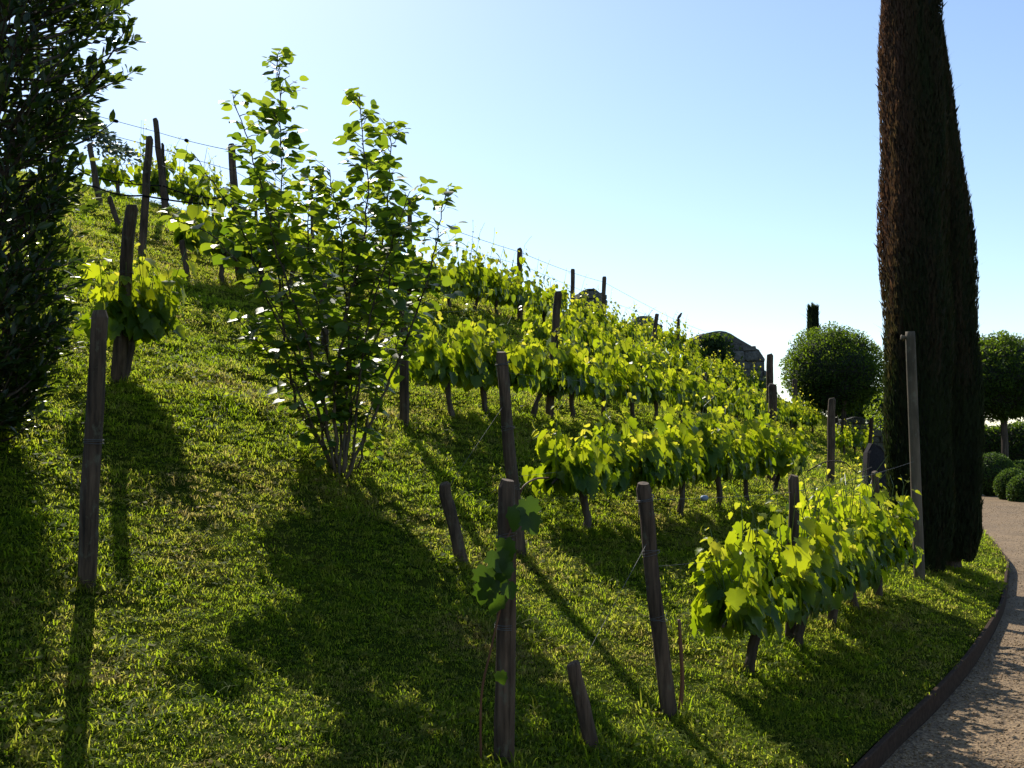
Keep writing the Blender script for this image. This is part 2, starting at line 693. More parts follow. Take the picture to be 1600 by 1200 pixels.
# lawn edge: fine turf strip up to the kerb
ev = np.linspace(-14, 60, 900)
eu = np.array([-.004, .03, .08, .15, .25, .36, .50])
V_, F_ = [], []
EX, EY = np.array([curve(a, ev)[0] for a in eu]).T, np.array([curve(a, ev)[1] for a in eu]).T
EZ = ground(EX, EY) + np.array([.0, .008, .008, .008, .007, .005, -.012])
V_ = np.stack([EX.ravel(), EY.ravel(), EZ.ravel()], 1)
F_ = [(k * 7 + q, (k + 1) * 7 + q, (k + 1) * 7 + q + 1, k * 7 + q + 1) for k in range(899) for q in range(6)]
tag(obj('lawn_edge', poly_mesh('lawn_edge', V_, F_, True), M['ground']), 'turf margin along the path edging', kind='structure')

pu = np.array([-2.7, -2.2, -1.5, -.8, -.3, -.038])
V_, F_ = strip(-14, 70, 300, pu, PATH_Z + np.array([-.0, .012, .02, .015, 0.0, -.01]))
tag(obj('path', poly_mesh('path', V_, F_, True), M['path']), 'tan gravel path curving round the foot of the hill', kind='structure')
ku = np.array([-.040, -.039, -.034, -.012, -.006, -.004])
V_, F_ = strip(-14, 60, 420, ku, np.array([-.17, .008, .014, .014, .008, -.17]))
V_ = [(x + .006 * math.sin(3.1 * k / 6 * .11), y, z + (.012 * math.sin(k / 6 * .21) if z > 0 else 0)) for k, (x, y, z) in enumerate(V_)]
tag(obj('kerb', poly_mesh('kerb', V_, F_, False), M['kerb']), 'narrow rust brown edging between lawn and gravel path', kind='structure')


# ------------------------------------------------------------------ scattered stuff (grass, gravel): small tufts set on points by geometry nodes
def scatter(name, pts, rot, scl, idx, sources, label):
    col = bpy.data.collections.new(name + '_sources')
    for s_ in sources:
        col.objects.link(s_)
    me = bpy.data.meshes.new(name)
    n = len(pts)
    me.vertices.add(n)
    me.vertices.foreach_set('co', np.asarray(pts, np.float32).ravel())
    for an, ty, key, dat in (('rot', 'FLOAT_VECTOR', 'vector', rot), ('scl', 'FLOAT', 'value', scl), ('idx', 'INT', 'value', idx)):
        a = me.attributes.new(an, ty, 'POINT')
        a.data.foreach_set(key, np.asarray(dat, np.int32 if ty == 'INT' else np.float32).ravel())
    o = bpy.data.objects.new(name, me)
    C.objects.link(o)
    g = bpy.data.node_groups.new(name + '_scatter', 'GeometryNodeTree')
    g.interface.new_socket('Geometry', in_out='INPUT', socket_type='NodeSocketGeometry')
    g.interface.new_socket('Geometry', in_out='OUTPUT', socket_type='NodeSocketGeometry')
    gi = g.nodes.new('NodeGroupInput')
    go = g.nodes.new('NodeGroupOutput')
    ci = g.nodes.new('GeometryNodeCollectionInfo')
    ci.inputs['Collection'].default_value = col
    ci.inputs['Separate Children'].default_value = True
    ci.inputs['Reset Children'].default_value = True
    iop = g.nodes.new('GeometryNodeInstanceOnPoints')
    iop.inputs['Pick Instance'].default_value = True

    def na(nm, ty):
        q = g.nodes.new('GeometryNodeInputNamedAttribute')
        q.data_type = ty
        q.inputs['Name'].default_value = nm
        return q.outputs['Attribute']
    g.links.new(gi.outputs[0], iop.inputs['Points'])
    g.links.new(ci.outputs[0], iop.inputs['Instance'])
    g.links.new(na('idx', 'INT'), iop.inputs['Instance Index'])
    g.links.new(na('rot', 'FLOAT_VECTOR'), iop.inputs['Rotation'])
    g.links.new(na('scl', 'FLOAT'), iop.inputs['Scale'])
    g.links.new(iop.outputs[0], go.inputs[0])
    md = o.modifiers.new('scatter', 'NODES')
    md.node_group = g
    tag(o, label, kind='stuff')
    return o


def tuft(name, nb, rad, h, w, lean, seed, flat=False, leafy=False):
    rg = np.random.default_rng(seed)
    V, T = [], []
    for k in range(nb):
        a = rg.random() * 6.283
        r = rad * math.sqrt(rg.random())
        b = np.array([r * math.cos(a), r * math.sin(a), -.008])
        az = rg.random() * 6.283
        hh = h * (0.45 + .75 * rg.random())
        ww = w * (.7 + .6 * rg.random())
        out = np.array([math.cos(az), math.sin(az), 0])
        sd = np.array([-math.sin(az), math.cos(az), 0])
        ln = lean * (.3 + rg.random())
        n0 = len(V)
        if leafy:      # a small round leaf on a stalk
            c = b + np.array([0, 0, hh]) + out * ln * hh
            nrm = np.array([0, 0, 1]) + out * .6 * rg.random()
            t1 = np.cross(nrm, sd)
            t1 /= np.linalg.norm(t1)
            rr = ww * 2.6
            V += [c - t1 * rr, c + sd * rr * .8 - t1 * .1 * rr, c + t1 * rr * .9, c - sd * rr * .8 - t1 * .1 * rr]
            T += [(n0, n0 + 1, n0 + 2), (n0, n0 + 2, n0 + 3)]
            continue
        if flat:
            p0 = b + np.array([0, 0, .02 + .02 * rg.random()])
            p1 = p0 + out * hh * .5 + np.array([0, 0, .012])
            p2 = p0 + out * hh
        else:
            p0 = b
            p1 = b + np.array([0, 0, hh * .6]) + out * ln * hh * .35
            p2 = b + np.array([0, 0, hh * (1 - .35 * ln)]) + out * ln * hh
        V += [p0 - sd * ww / 2, p0 + sd * ww / 2, p1 - sd * ww * .42, p1 + sd * ww * .42, p2]
        T += [(n0, n0 + 1, n0 + 3), (n0, n0 + 3, n0 + 2), (n0 + 2, n0 + 3, n0 + 4)]
    me = fast_mesh(name, np.array(V), T)
    me.materials.append(M['grass'])
    return bpy.data.objects.new(name, me)


def rosette(name, seed):
    rg = np.random.default_rng(seed)
    V, T = [], []
    for k in range(9):
        a = k * .698 + rg.normal(0, .15)
        o = np.array([math.cos(a), math.sin(a), 0])
        s_ = np.array([-math.sin(a), math.cos(a), 0])
        L_ = .075 * (.7 + .5 * rg.random())
        up = .35 + .5 * rg.random()
        z = np.array([0, 0, 1.])
        n0 = len(V)
        V += [o * .006, o * L_ * .45 + s_ * L_ * .17 + z * L_ * up * .5, o * L_ * .85 + s_ * L_ * .15 + z * L_ * up * .6, o * L_ * 1.1 + z * L_ * up * .45,
              o * L_ * .85 - s_ * L_ * .15 + z * L_ * up * .6, o * L_ * .45 - s_ * L_ * .17 + z * L_ * up * .5]
        T += [(n0, n0 + 1, n0 + 5), (n0 + 1, n0 + 2, n0 + 5), (n0 + 2, n0 + 4, n0 + 5), (n0 + 2, n0 + 3, n0 + 4)]
    me = fast_mesh(name, np.array(V), T)
    me.materials.append(M['grass'])
    return bpy.data.objects.new(name, me)


FEET = []          # (x, y, radius) of everything that stands in the turf


def build_grass():
    tufts = [tuft('grass_tuft_a', 20, .055, .030, .0042, 1.2, 1), tuft('grass_tuft_b', 18, .055, .036, .0040, 1.4, 2),
             tuft('grass_tuft_c', 22, .065, .023, .0046, 1.4, 3), tuft('grass_tuft_d', 9, .03, .062, .0045, .8, 4),
             tuft('grass_tuft_e', 10, .06, .026, .0045, .8, 5, leafy=True), tuft('grass_tuft_f', 8, .06, .085, .0035, 1, 6, flat=True),
             rosette('grass_tuft_g', 9), tuft('grass_tuft_h', 4, .015, .13, .0024, .5, 8)]
    pts = []
    rg = np.random.default_rng(21)
    bands = [(2.4, 4, 1700), (4, 6, 1600), (6, 9, 950), (9, 13, 520), (13, 19, 230), (19, 28, 85), (28, 45, 28)]
    for d0, d1, dens in bands:
        area = .5 * (d1 * d1 - d0 * d0) * 1.25
        n = int(area * dens)
        d = np.sqrt(rg.random(n) * (d1 * d1 - d0 * d0) + d0 * d0)
        th = (rg.random(n) - .5) * 1.25
        pts.append(np.stack([d * np.sin(th), d * np.cos(th), d], 1))
    P_ = np.vstack(pts)
    u, v = uv(P_[:, 0], P_[:, 1])
    keep = (u > .012 + .015 * rg.random(len(u)))
    P_, u = P_[keep], u[keep]
    x, y, d = P_.T
    lush = fbm(x * 1.7 + 5, y * 1.7, 3) / .875
    fine = fbm(x * 6.5, y * 6.5 + 3, 2) / .75
    keep = rg.random(len(x)) < np.clip(.5 + 1.4 * (fine - .25), .3, 1)
    x, y, d, u, lush, fine = x[keep], y[keep], d[keep], u[keep], lush[keep], fine[keep]
    n = len(x)
    z = ground(x, y)
    scl = np.clip(.45 + 1.1 * lush * (.5 + fine), .4, 1.6) * (.75 + .5 * rg.random(n)) * np.interp(d, [5, 10, 20, 40], [1, 1.25, 1.9, 3.2])
    scl = np.where(u < .06, scl * .8, scl)
    rot = np.stack([(rg.random(n) - .5) * .5, (rg.random(n) - .5) * .5, rg.random(n) * 6.283], 1)
    pick = rg.random(n)
    idx = np.select([pick < .34, pick < .58, pick < .86, pick < .885, pick < .955], [0, 1, 2, 3, 4], 5)
    # weeds and uncut grass round the feet of posts and vines, missed by the mower
    fx, fy = [], []
    for (bx, by, br) in FEET:
        n2 = 26
        a = rg.random(n2) * 6.283
        r = br + .11 * rg.random(n2) ** 1.5
        fx.append(bx + r * np.cos(a))
        fy.append(by + r * np.sin(a))
    if fx:
        fx, fy = np.concatenate(fx), np.concatenate(fy)
        m = len(fx)
        x, y = np.concatenate([x, fx]), np.concatenate([y, fy])
        z = np.concatenate([z, ground(fx, fy)])
        scl = np.concatenate([scl, 1.0 + .9 * rg.random(m)])
        rot = np.vstack([rot, np.stack([(rg.random(m) - .5) * .5, (rg.random(m) - .5) * .5, rg.random(m) * 6.283], 1)])
        idx = np.concatenate([idx, rg.choice([0, 1, 3, 3, 4], m)])
    # leafy weed rosettes and a few seeding stalks
    m = 420
    d = 3 + 12 * rg.random(m) ** 1.2
    t_ = (rg.random(m) - .5) * 1.15
    wx, wy = d * np.sin(t_), d * np.cos(t_)
    uu, _v = uv(wx, wy)
    q = (uu > .1) & (noise2(wx * 1.1 + 3, wy * 1.1) > .42)
    wx, wy = wx[q], wy[q]
    m = len(wx)
    x, y, z = np.concatenate([x, wx]), np.concatenate([y, wy]), np.concatenate([z, ground(wx, wy)])
    scl = np.concatenate([scl, .7 + .8 * rg.random(m)])
    rot = np.vstack([rot, np.stack([0 * wx, 0 * wx, rg.random(m) * 6.283], 1)])
    idx = np.concatenate([idx, rg.choice([4, 4, 4, 4, 4, 7], m)])
    scatter('grass', np.stack([x, y, z], 1), rot, scl, idx, tufts, 'short mown grass, clover and weeds covering the slope')



def build_gravel():
    rg = np.random.default_rng(31)
    src = []
    for k in range(4):
        V = np.array([(1, 0, 0), (-1, 0, 0), (0, 1, 0), (0, -1, 0), (0, 0, 1), (0, 0, -1), (.6, .6, .5), (-.6, .6, .45), (.6, -.6, .5), (-.6, -.6, .5)], float)
        V *= 1 + (rg.random(V.shape) - .5) * .5
        V *= np.array([1, .8, .55]) * .008
        T = [(0, 6, 8), (4, 8, 6), (6, 2, 4), (7, 4, 2), (7, 1, 9), (4, 7, 9), (8, 4, 9), (8, 9, 3), (0, 2, 6), (2, 1, 7), (1, 3, 9), (3, 0, 8), (0, 5, 2), (2, 5, 1), (1, 5, 3), (3, 5, 0)]
        me = fast_mesh('gravel_chip', V, T)
        me.materials.append(M['pebble'])
        src.append(bpy.data.objects.new('gravel_chip', me))
    d0 = []
    for a, b, dens in ((2.6, 6, 2200), (6, 10, 1000), (10, 16, 350), (16, 30, 90)):
        n = int(.5 * (b * b - a * a) * .75 * dens)
        d = np.sqrt(rg.random(n) * (b * b - a * a) + a * a)
        th = rg.random(n) * .75 - .05
        d0.append(np.stack([d * np.sin(th), d * np.cos(th), d], 1))
    P_ = np.vstack(d0)
    u, v = uv(P_[:, 0], P_[:, 1])
    k = (u < -.05) & (u > -2.6)
    P_, u = P_[k], u[k]
    n = len(P_)
    z = PATH_Z + np.interp(u, pu, [-.0, .012, .02, .015, 0.0, -.01]) + .002
    scl = (.5 + 1.1 * rg.random(n) ** 2) * np.interp(P_[:, 2], [5, 12, 30], [.7, .85, 1.0])
    rot = np.stack([(rg.random(n) - .5) * .6, (rg.random(n) - .5) * .6, rg.random(n) * 6.283], 1)
    scatter('gravel', np.stack([P_[:, 0], P_[:, 1], z], 1), rot, scl, rg.integers(0, 4, n), src, 'loose tan gravel chips on the path')


build_gravel()

# ------------------------------------------------------------------ leaves
def leaf_template(outline, fold=.18, droop=.25):
    """outline = right half of the blade from base to tip (x half-width, y along); returns verts with base at the origin, +y tip, +z face"""
    o = np.asarray(outline, float)
    right = o
    left = (o * np.array([-1, 1]))[::-1]
    ring = np.vstack([[0, 0], right, left[1:] if abs(o[-1][0]) < 1e-6 else left])
    cx = np.array([0, .38])
    V2 = np.vstack([[cx], ring])
    z = fold * np.abs(V2[:, 0]) - droop * V2[:, 1] ** 2
    V = np.c_[V2, z]
    m = len(ring)
    T = [(0, 1 + k, 1 + (k + 1) % m) for k in range(m)]
    return V, np.array(T)


LEAF = {
    'vine': leaf_template([(.09, -.13), (.31, -.14), (.38, .05), (.57, .14), (.44, .33), (.55, .55), (.31, .61), (.22, .82), (0, 1.0)], .26, .26),
    'vine_far': leaf_template([(.28, -.10), (.52, .14), (.42, .60), (0, 1.0)], .22, .22),
    'hazel': leaf_template([(.20, .03), (.38, .20), (.44, .45), (.36, .70), (.15, .88), (0, 1.0)], .20, .18),
    'laurel': leaf_template([(.12, .12), (.22, .38), (.20, .65), (0, 1.0)], .25, .15),
    'small': leaf_template([(.24, .22), (.28, .6), (0, 1.0)], .15, .1),
}
LEAF['vine_b'] = leaf_template([(.08, -.11), (.28, -.15), (.36, .03), (.54, .10), (.46, .32), (.50, .56), (.33, .64), (.20, .86), (0, 1.05)], .05, .45)
LEAF['vine_c'] = leaf_template([(.10, -.15), (.34, -.12), (.42, .08), (.60, .18), (.46, .34), (.57, .50), (.30, .58), (.24, .80), (0, .94)], .42, .08)
LEAF['hazel_b'] = leaf_template([(.22, .02), (.42, .20), (.47, .45), (.38, .68), (.17, .86), (0, 1.0)], .02, .38)
LEAF['laurel_b'] = leaf_template([(.12, .15), (.20, .42), (.17, .68), (0, 1.0)], .45, -.12)
VARIANTS = {'vine': ['vine', 'vine_b', 'vine_c'], 'hazel': ['hazel', 'hazel_b'], 'laurel': ['laurel', 'laurel_b']}
for _k in ('vine', 'vine_b', 'vine_c'):        # the two halves of a blade are never quite alike
    LEAF[_k][0][:, 0] *= np.where(LEAF[_k][0][:, 0] > 0, 1.08, .93)
LEAF_ME = {}


def leaf_mesh(kind, mat):
    if (kind, mat) not in LEAF_ME:
        V, T = LEAF[kind]
        me = fast_mesh(kind.split('_')[0] + '_leaf', V, T, smooth=True)
        me.materials.append(M[mat])
        LEAF_ME[(kind, mat)] = me
    return LEAF_ME[(kind, mat)]


def frames(tip, nrm):
    """rotation matrices (n,3,3) with columns x, y=tip, z=normal"""
    y = tip / (np.linalg.norm(tip, axis=1)[:, None] + 1e-9)
    x = np.cross(y, nrm)
    x /= np.linalg.norm(x, axis=1)[:, None] + 1e-9
    z = np.cross(x, y)
    return np.stack([x, y, z], 2)


def leaves_merged(kind, pos, rot, size, lc):
    V, T = LEAF[kind]
    n, m = len(pos), len(V)
    W = np.einsum('nij,mj->nmi', rot, V) * size[:, None, None] + pos[:, None, :]
    TT = (T[None] + (np.arange(n) * m)[:, None, None]).reshape(-1, 3)
    return W.reshape(-1, 3), TT, np.repeat(lc, m, axis=0)


def add_leaves(parent, kind, mat, pos, rot, size, lc, n_parts, far_kind=None, name='leaf', rest='foliage'):
    """the n_parts leaves nearest the viewer as parts of their own, the rest joined"""
    n = len(pos)
    order = np.argsort(np.linalg.norm(pos - EYE, axis=1))
    a, b = order[:n_parts], order[n_parts:]
    if len(a):
        mes = [leaf_mesh(k_, mat) for k_ in VARIANTS.get(kind, [kind])]
        base = np.array(parent.location)
        for i in a:
            o = bpy.data.objects.new(name, mes[(int(i) * 7 + int(i) // 3) % len(mes)])
            C.objects.link(o)
            o.parent = parent
            m4 = Matrix.Identity(4)
            s = float(size[i])
            for r_ in range(3):
                for c_ in range(3):
                    m4[r_][c_] = float(rot[i][r_][c_]) * s
                m4[r_][3] = float(pos[i][r_] - base[r_])
            o.matrix_basis = m4
            o.color = (float(lc[i][0]), float(lc[i][1]), 0, 1)
    if len(b):
        ks = [far_kind] if far_kind else VARIANTS.get(kind, [kind])
        VV, TT, CC, off = [], [], [], 0
        for q, k_ in enumerate(ks):
            bb = b[q::len(ks)]
            if not len(bb):
                continue
            V, T, c = leaves_merged(k_, pos[bb], rot[bb], size[bb], lc[bb])
            VV.append(V)
            TT.append(T + off)
            CC.append(c)
            off += len(V)
        V, T, c = np.vstack(VV), np.vstack(TT), np.vstack(CC)
        o = obj(rest, fast_mesh(rest, V, T, c, smooth=True), M[mat], parent)
        o['kind'] = 'stuff'


# ------------------------------------------------------------------ posts
POSTS = {}


def build_post(key, base, top, r, label, mat='post', wraps=(), split=False, name='vineyard_post', cat='post', group=None, sides=10, knob=False):
    rg = np.random.default_rng(abs(hash(key)) % 1000 if False else sum(map(ord, key)))
    base = np.asarray(base, float)
    top = np.asarray(top, float)
    ax = (top - base)
    L_ = np.linalg.norm(ax)
    ax = ax / L_
    t = np.array([-.12 / L_, .0, .15, .33, .5, .68, .85, .975, 1.0])
    bend = rg.normal(0, .0035 * min(1.3, L_), (len(t), 3)) if mat == 'post' else np.zeros((len(t), 3))
    pts = base + np.outer(t * L_, ax) + bend * np.array([1, 1, 0])
    rad = r * np.array([1.08, 1.06, 1.03, 1.0, .99, .97, .96, .93, .72 if mat == 'post' else .86])
    th = thing(name, label, cat, base, group)
    mb = MB()
    mb.tube(pts, rad, sides, True, .14 if mat == 'post' else .02, rg)
    if split:          # rough split billet: flattened faces, lighter half
        mb.V[0] = mb.V[0] * 1.0
    obj('shaft', mb.mesh('shaft', mat != 'post'), M[mat], th)
    if split:
        m2 = MB()
        off = np.array([.026, -.012, 0])
        m2.tube(base + off + np.outer(np.array([-.05, .3, .62, .9]) * L_, ax), np.array([.022, .022, .02, .016]), 6, True, .25, rg)
        obj('split_half', m2.mesh('split_half'), M['post'], th)
    for w in wraps:
        mw = MB()
        for q in range(3):
            c = base + ax * (w * L_ + .008 * (q - 1))
            aa = np.linspace(0, 6.283, 15)
            tilt = rg.normal(0, .25)
            e1 = np.cross(ax, [0, 1, 0])
            e1 /= np.linalg.norm(e1)
            e2 = np.cross(ax, e1)
            rr = r * 1.04 + .003
            mw.tube(c + np.outer(np.cos(aa) * rr, e1) + np.outer(np.sin(aa) * rr, e2) + np.outer(tilt * rr * np.cos(aa + q) + aa * .001, ax), .0014, 4, False)
        obj('wire_wrap', mw.mesh('wire_wrap'), M['wire'], th)
    if knob:
        mk = MB()
        c = top - ax * .06
        mk.tube([c + RIGHT * -.03, c + RIGHT * -.075, c + RIGHT * -.09, c + RIGHT * -.095], [.012, .022, .03, .012], 8)
        obj('end_knob', mk.mesh('end_knob', True), M['pole'], th)
    POSTS[key] = (base, top, r)
    FEET.append((base[0], base[1], r))
    return th


def post(key, b, t, wpx, label, lift=0, **kw):
    """b, t = where its foot and head are seen; the foot stands on the slope"""
    p, d = hit(*b)
    p = np.array([p[0], p[1], gz(p[0], p[1])])
    d = (p - EYE) @ FWD
    top = at(t[0], t[1], d)
    return build_post(key, p, top, wpx / 2 / FPX * d, label, **kw)


def post_row(key, u, px, ytop, wpx, label, lean=0, **kw):
    """foot hidden by leaves: it stands in the row u"""
    p, v = row_at(u, px)
    d = (p - EYE) @ FWD
    top = at(px + lean, ytop, d)
    if top[2] - p[2] < .5:
        top = p + np.array([0, 0, 1.3])
    return build_post(key, p, top, wpx / 2 / FPX * d, label, **kw)


G_POST = 'weathered posts of the vineyard rows'
post('P1', (786, 1192), (792, 750), 29, 'split timber post with limp vine leaves hanging on it, closest to the viewer', split=True, wraps=(.48, .80), group=G_POST)
post('P2', (1045, 1118), (1005, 755), 25, 'leaning round post with wire wraps at the head of the nearest vine row', wraps=(.42, .70, .93), group=G_POST)
post('S1', (925, 1172), (895, 1035), 24, 'short slanting anchor stub at the bottom, tied by wire to the leaning post', name='anchor_stub', cat='stub', group='anchor stubs of the row ends')
post('P3', (1236, 1005), (1240, 743), 17, 'dark round-topped post rising from the nearest vine row', group=G_POST)
post_row('P3b', .85, 1367, 737, 12, 'dark post among wispy shoots just before the cypress', group=G_POST)
post('P4', (1437, 908), (1422, 518), 16, 'tall smooth pale pole with a side knob, standing before the cypress', mat='pole', name='tall_pole', cat='pole', knob=True, sides=14)
post('Q1', (812, 865), (783, 550), 20, 'bare grey post behind the split post, heading the second vine row', wraps=(.33, .62, .94), group=G_POST)
post('S2', (722, 880), (693, 755), 20, 'slanting anchor stub in the grass between hazel and split post', name='anchor_stub', cat='stub', group='anchor stubs of the row ends')
post('Q2', (1205, 755), (1207, 600), 14, 'short thick post at the far end of the second vine row foliage', group=G_POST)
post('Q3', (1297, 757), (1300, 622), 12, 'straight post on open grass, thicker of two below the round tree', group=G_POST)
post_row('Q4', 4.1, 1317, 625, 8, 'thin post just behind the thicker one below the round tree', lean=2, group=G_POST)
post_row('Q5', 3.3, 1357, 653, 6, 'thin dark leaning post beside the peaked stone', lean=5, group=G_POST)
post('L1', (137, 912), (155, 485), 27, 'thick flat-topped post on its own at the lower left lawn', wraps=(.52,), group=G_POST)
post('L2', (182, 600), (207, 320), 20, 'dark post with a bushy vine wrapped about it on the left slope', wraps=(.62,), group=G_POST)
post('C1', (632, 668), (629, 470), 15, 'post half hidden by the right side of the hazel', group=G_POST)
post('C2', (857, 652), (873, 455), 13, 'stout post leaning to the right amid the third vine row', group=G_POST)
post_row('C3', 4.9, 1100, 583, 10, 'post whose top peeps from leaves below the ruined wall', group=G_POST)
post_row('C4', 4.9, 1203, 553, 11, 'jagged-topped post standing clear beside the ruined wall end', group=G_POST)
post_row('C5', 5.2, 1242, 592, 8, 'small dark post at the edge of the left round tree', group=G_POST)
post('D0', (508, 552), (505, 440), 12, 'dark post seen through the middle of the hazel', group=G_POST)
post('D1', (373, 432), (362, 225), 12, 'thick post behind the left shoulder of the hazel', group=G_POST)
post('D2', (222, 405), (233, 213), 12, 'thick dark post, lower of the crossing pair on the upper left slope', group=G_POST)
post('T1', (293, 432), (284, 375), 9, 'slanting stub low on the upper left slope near the hazel', name='anchor_stub', cat='stub', group='anchor stubs of the row ends')
post('T2', (187, 358), (170, 307), 8, 'small slanting stub high on the left slope', name='anchor_stub', cat='stub', group='anchor stubs of the row ends')
post('E1', (259, 335), (242, 185), 9, 'tallest slender post leaning left on the hill crest', group=G_POST)
post_row('E2', 12.3, 254, 224, 5, 'thin post right behind the tallest crest post', group=G_POST)
post('E3', (156, 320), (140, 225), 9, 'leaning end post on the crest beside the dark laurel', group=G_POST)
post_row('E4', 12.6, 138, 243, 6, 'upright post crossing behind the leaning end post on the crest', lean=6, group=G_POST)
post_row('D3', 8.7, 812, 388, 9, 'tall post against the sky in the middle of the ridge', group=G_POST)
post_row('D4', 8.7, 638, 310, 8, 'post top against the sky beside the hazel right shoulder', lean=3, group=G_POST)
post_row('E5', 11.2, 397, 276, 5, 'thin pale post glimpsed between the two hazel tops', group=G_POST)
post_row('E6', 10.8, 486, 290, 6, 'post glimpsed behind the hazel between its two leaders', group=G_POST)
post_row('E7', 10.2, 895, 420, 7, 'first of two short posts on the skyline right of the ridge middle', group=G_POST)
post_row('E8', 10.0, 942, 432, 7, 'second of two short posts on the skyline, nearer the ruin', lean=2, group=G_POST)
post_row('E9', 8.2, 1018, 490, 7, 'leaning post before the broken wall fragment on the skyline', lean=9, group=G_POST)
post_row('E10', 8.4, 1060, 498, 5, 'thin skyline post with a small bird on top', group=G_POST)


# ------------------------------------------------------------------ grapevines
ORD = ['first', 'second', 'third', 'fourth', 'fifth', 'sixth', 'seventh', 'eighth', 'ninth', 'tenth', 'eleventh', 'twelfth',
       'thirteenth', 'fourteenth', 'fifteenth', 'sixteenth', 'seventeenth', 'eighteenth', 'nineteenth', 'twentieth']


def build_vine(base, rowdir, label, group, seed, n_leaf, n_part, leaf=.125, span=.55, h0=.40, h1=.95, depth=.24, far=False, wisps=4, trunk_r=.032):
    rg = np.random.default_rng(seed)
    base = np.asarray(base, float)
    rd = np.array([rowdir[0], rowdir[1], 0.0])
    rd /= np.linalg.norm(rd)
    pd = np.array([rd[1], -rd[0], 0.0])      # across the row, towards the path
    FEET.append((base[0], base[1], .04))
    slope = (gz(*(base + rd * .5)[:2]) - gz(*(base - rd * .5)[:2]))
    th = thing('grapevine', label, 'grapevine', base, group)
    # trunk: gnarled, swelling at the head
    mb = MB()
    k = 7
    tt = np.linspace(0, 1, k)
    off = np.cumsum(rg.normal(0, .016, (k, 2)), 0)
    off -= off[0]
    tp = np.stack([base + np.array([0, 0, -.06 + (h0 + .10) * t_]) + rd * o_[0] + pd * o_[1] for t_, o_ in zip(tt, off)])
    mb.tube(tp, trunk_r * np.array([1.35, 1.1, 1.0, .95, 1.0, 1.15, .9]), 8, True, .28, rg)
    obj('trunk', mb.mesh('trunk'), M['bark'], th)
    head = tp[-1]
    # two arms along the wire
    mb = MB()
    arms = []
    for s in (-1, 1):
        m = 5
        a = np.stack([head - np.array([0, 0, .03]) + rd * s * span * q + np.array([0, 0, .06 * math.sin(q * 3) + s * slope * q * span]) + pd * rg.normal(0, .012) for q in np.linspace(0, 1, m)])
        mb.tube(a, np.linspace(.018, .009, m), 6, True, .2, rg)
        arms.append(a)
    arm = obj('arm', mb.mesh('arm'), M['bark'], th)
    # shoots
    ns = max(6, int(n_leaf / 15))
    sh = MB()
    P_, TIP, NR, SZ, LC = [], [], [], [], []
    for i in range(ns):
        s = rg.integers(0, 2)
        q = rg.random() ** .8
        a = arms[s]
        p0 = a[0] + (a[-1] - a[0]) * q
        wis = i < wisps
        top = (h1 - h0) * (.55 + .5 * rg.random())
        if wis:
            top = (h1 - h0) * (1.15 + .45 * rg.random())
        side = rg.choice([-1, 1])
        m = 7
        q2 = np.linspace(0, 1, m)
        out = depth * (.25 + .75 * rg.random()) * side
        sag = 0 if wis else rg.random() * .22
        lean = rg.normal(0, .16)
        pts = np.stack([p0 + np.array([0, 0, top * (z_ - sag * z_ ** 3)]) + pd * out * z_ ** .7 + rd * lean * z_ for z_ in q2])
        if wis:
            pts[-1] += rd * rg.normal(0, .07) + pd * rg.normal(0, .05) - np.array([0, 0, .03])
        sh.tube(pts, np.linspace(.0048, .0021, m), 4, False)
        nl = int(n_leaf / ns * (.8 + .4 * rg.random()))
        for j in range(nl):
            f = (j + .5) / nl
            if not wis and rg.random() < .3:
                f = rg.random() * .55
            if wis and f > .72 and rg.random() < .45:
                continue
            c = np.array([np.interp(f, q2, pts[:, a_]) for a_ in range(3)])
            az = rg.random() * 6.283
            o = np.array([math.cos(az), math.sin(az), 0]) * .55 + pd * side * .5
            young = np.clip((f - .68) / .32, 0, 1) * (.95 if wis or rg.random() < .6 else .35)
            size = leaf * (1.12 - .72 * max(0, f - .45) / .55) * (.75 + .45 * rg.random())
            if wis and f > .7:
                size *= .62
            reach = .035 + .075 * rg.random() * (1 - .6 * young)
            P_.append(c + o * reach + np.array([0, 0, .02]))
            tip = o * .75 + np.array([0, 0, -.75 + .9 * young + .25 * rg.normal()])
            nr = o * .75 + np.array([0, 0, .75]) + rg.normal(0, .35, 3)
            TIP.append(tip)
            NR.append(nr)
            SZ.append(size * (.55 + .75 * rg.random()))
            LC.append((young, rg.random() * .75 + .25 * f))
    # hanging skirt leaves below the arms
    for j in range(int(n_leaf * .2)):
        a = arms[rg.integers(0, 2)]
        c = a[0] + (a[-1] - a[0]) * rg.random()
        s = rg.choice([-1, 1])
        P_.append(c + pd * s * depth * (.2 + .7 * rg.random()) + np.array([0, 0, -.02 + .16 * rg.random()]))
        TIP.append(pd * s * .35 + rd * rg.normal(0, .3) + np.array([0, 0, -1]))
        NR.append(pd * s + np.array([0, 0, .35]) + rg.normal(0, .3, 3))
        SZ.append(leaf * (.8 + .4 * rg.random()))
        LC.append((0, rg.random() * .6))
    o = obj('shoots', sh.mesh('shoots'), M['shoot'], arm)
    o['kind'] = 'stuff'
    add_leaves(th, 'vine', 'vine', np.array(P_), frames(np.array(TIP), np.array(NR)), np.array(SZ), np.array(LC), n_part, 'vine_far' if far else None)
    return th


def rowdir_at(v):
    return np.array([np.interp(v, KV, TG[:, 0]), np.interp(v, KV, TG[:, 1])])


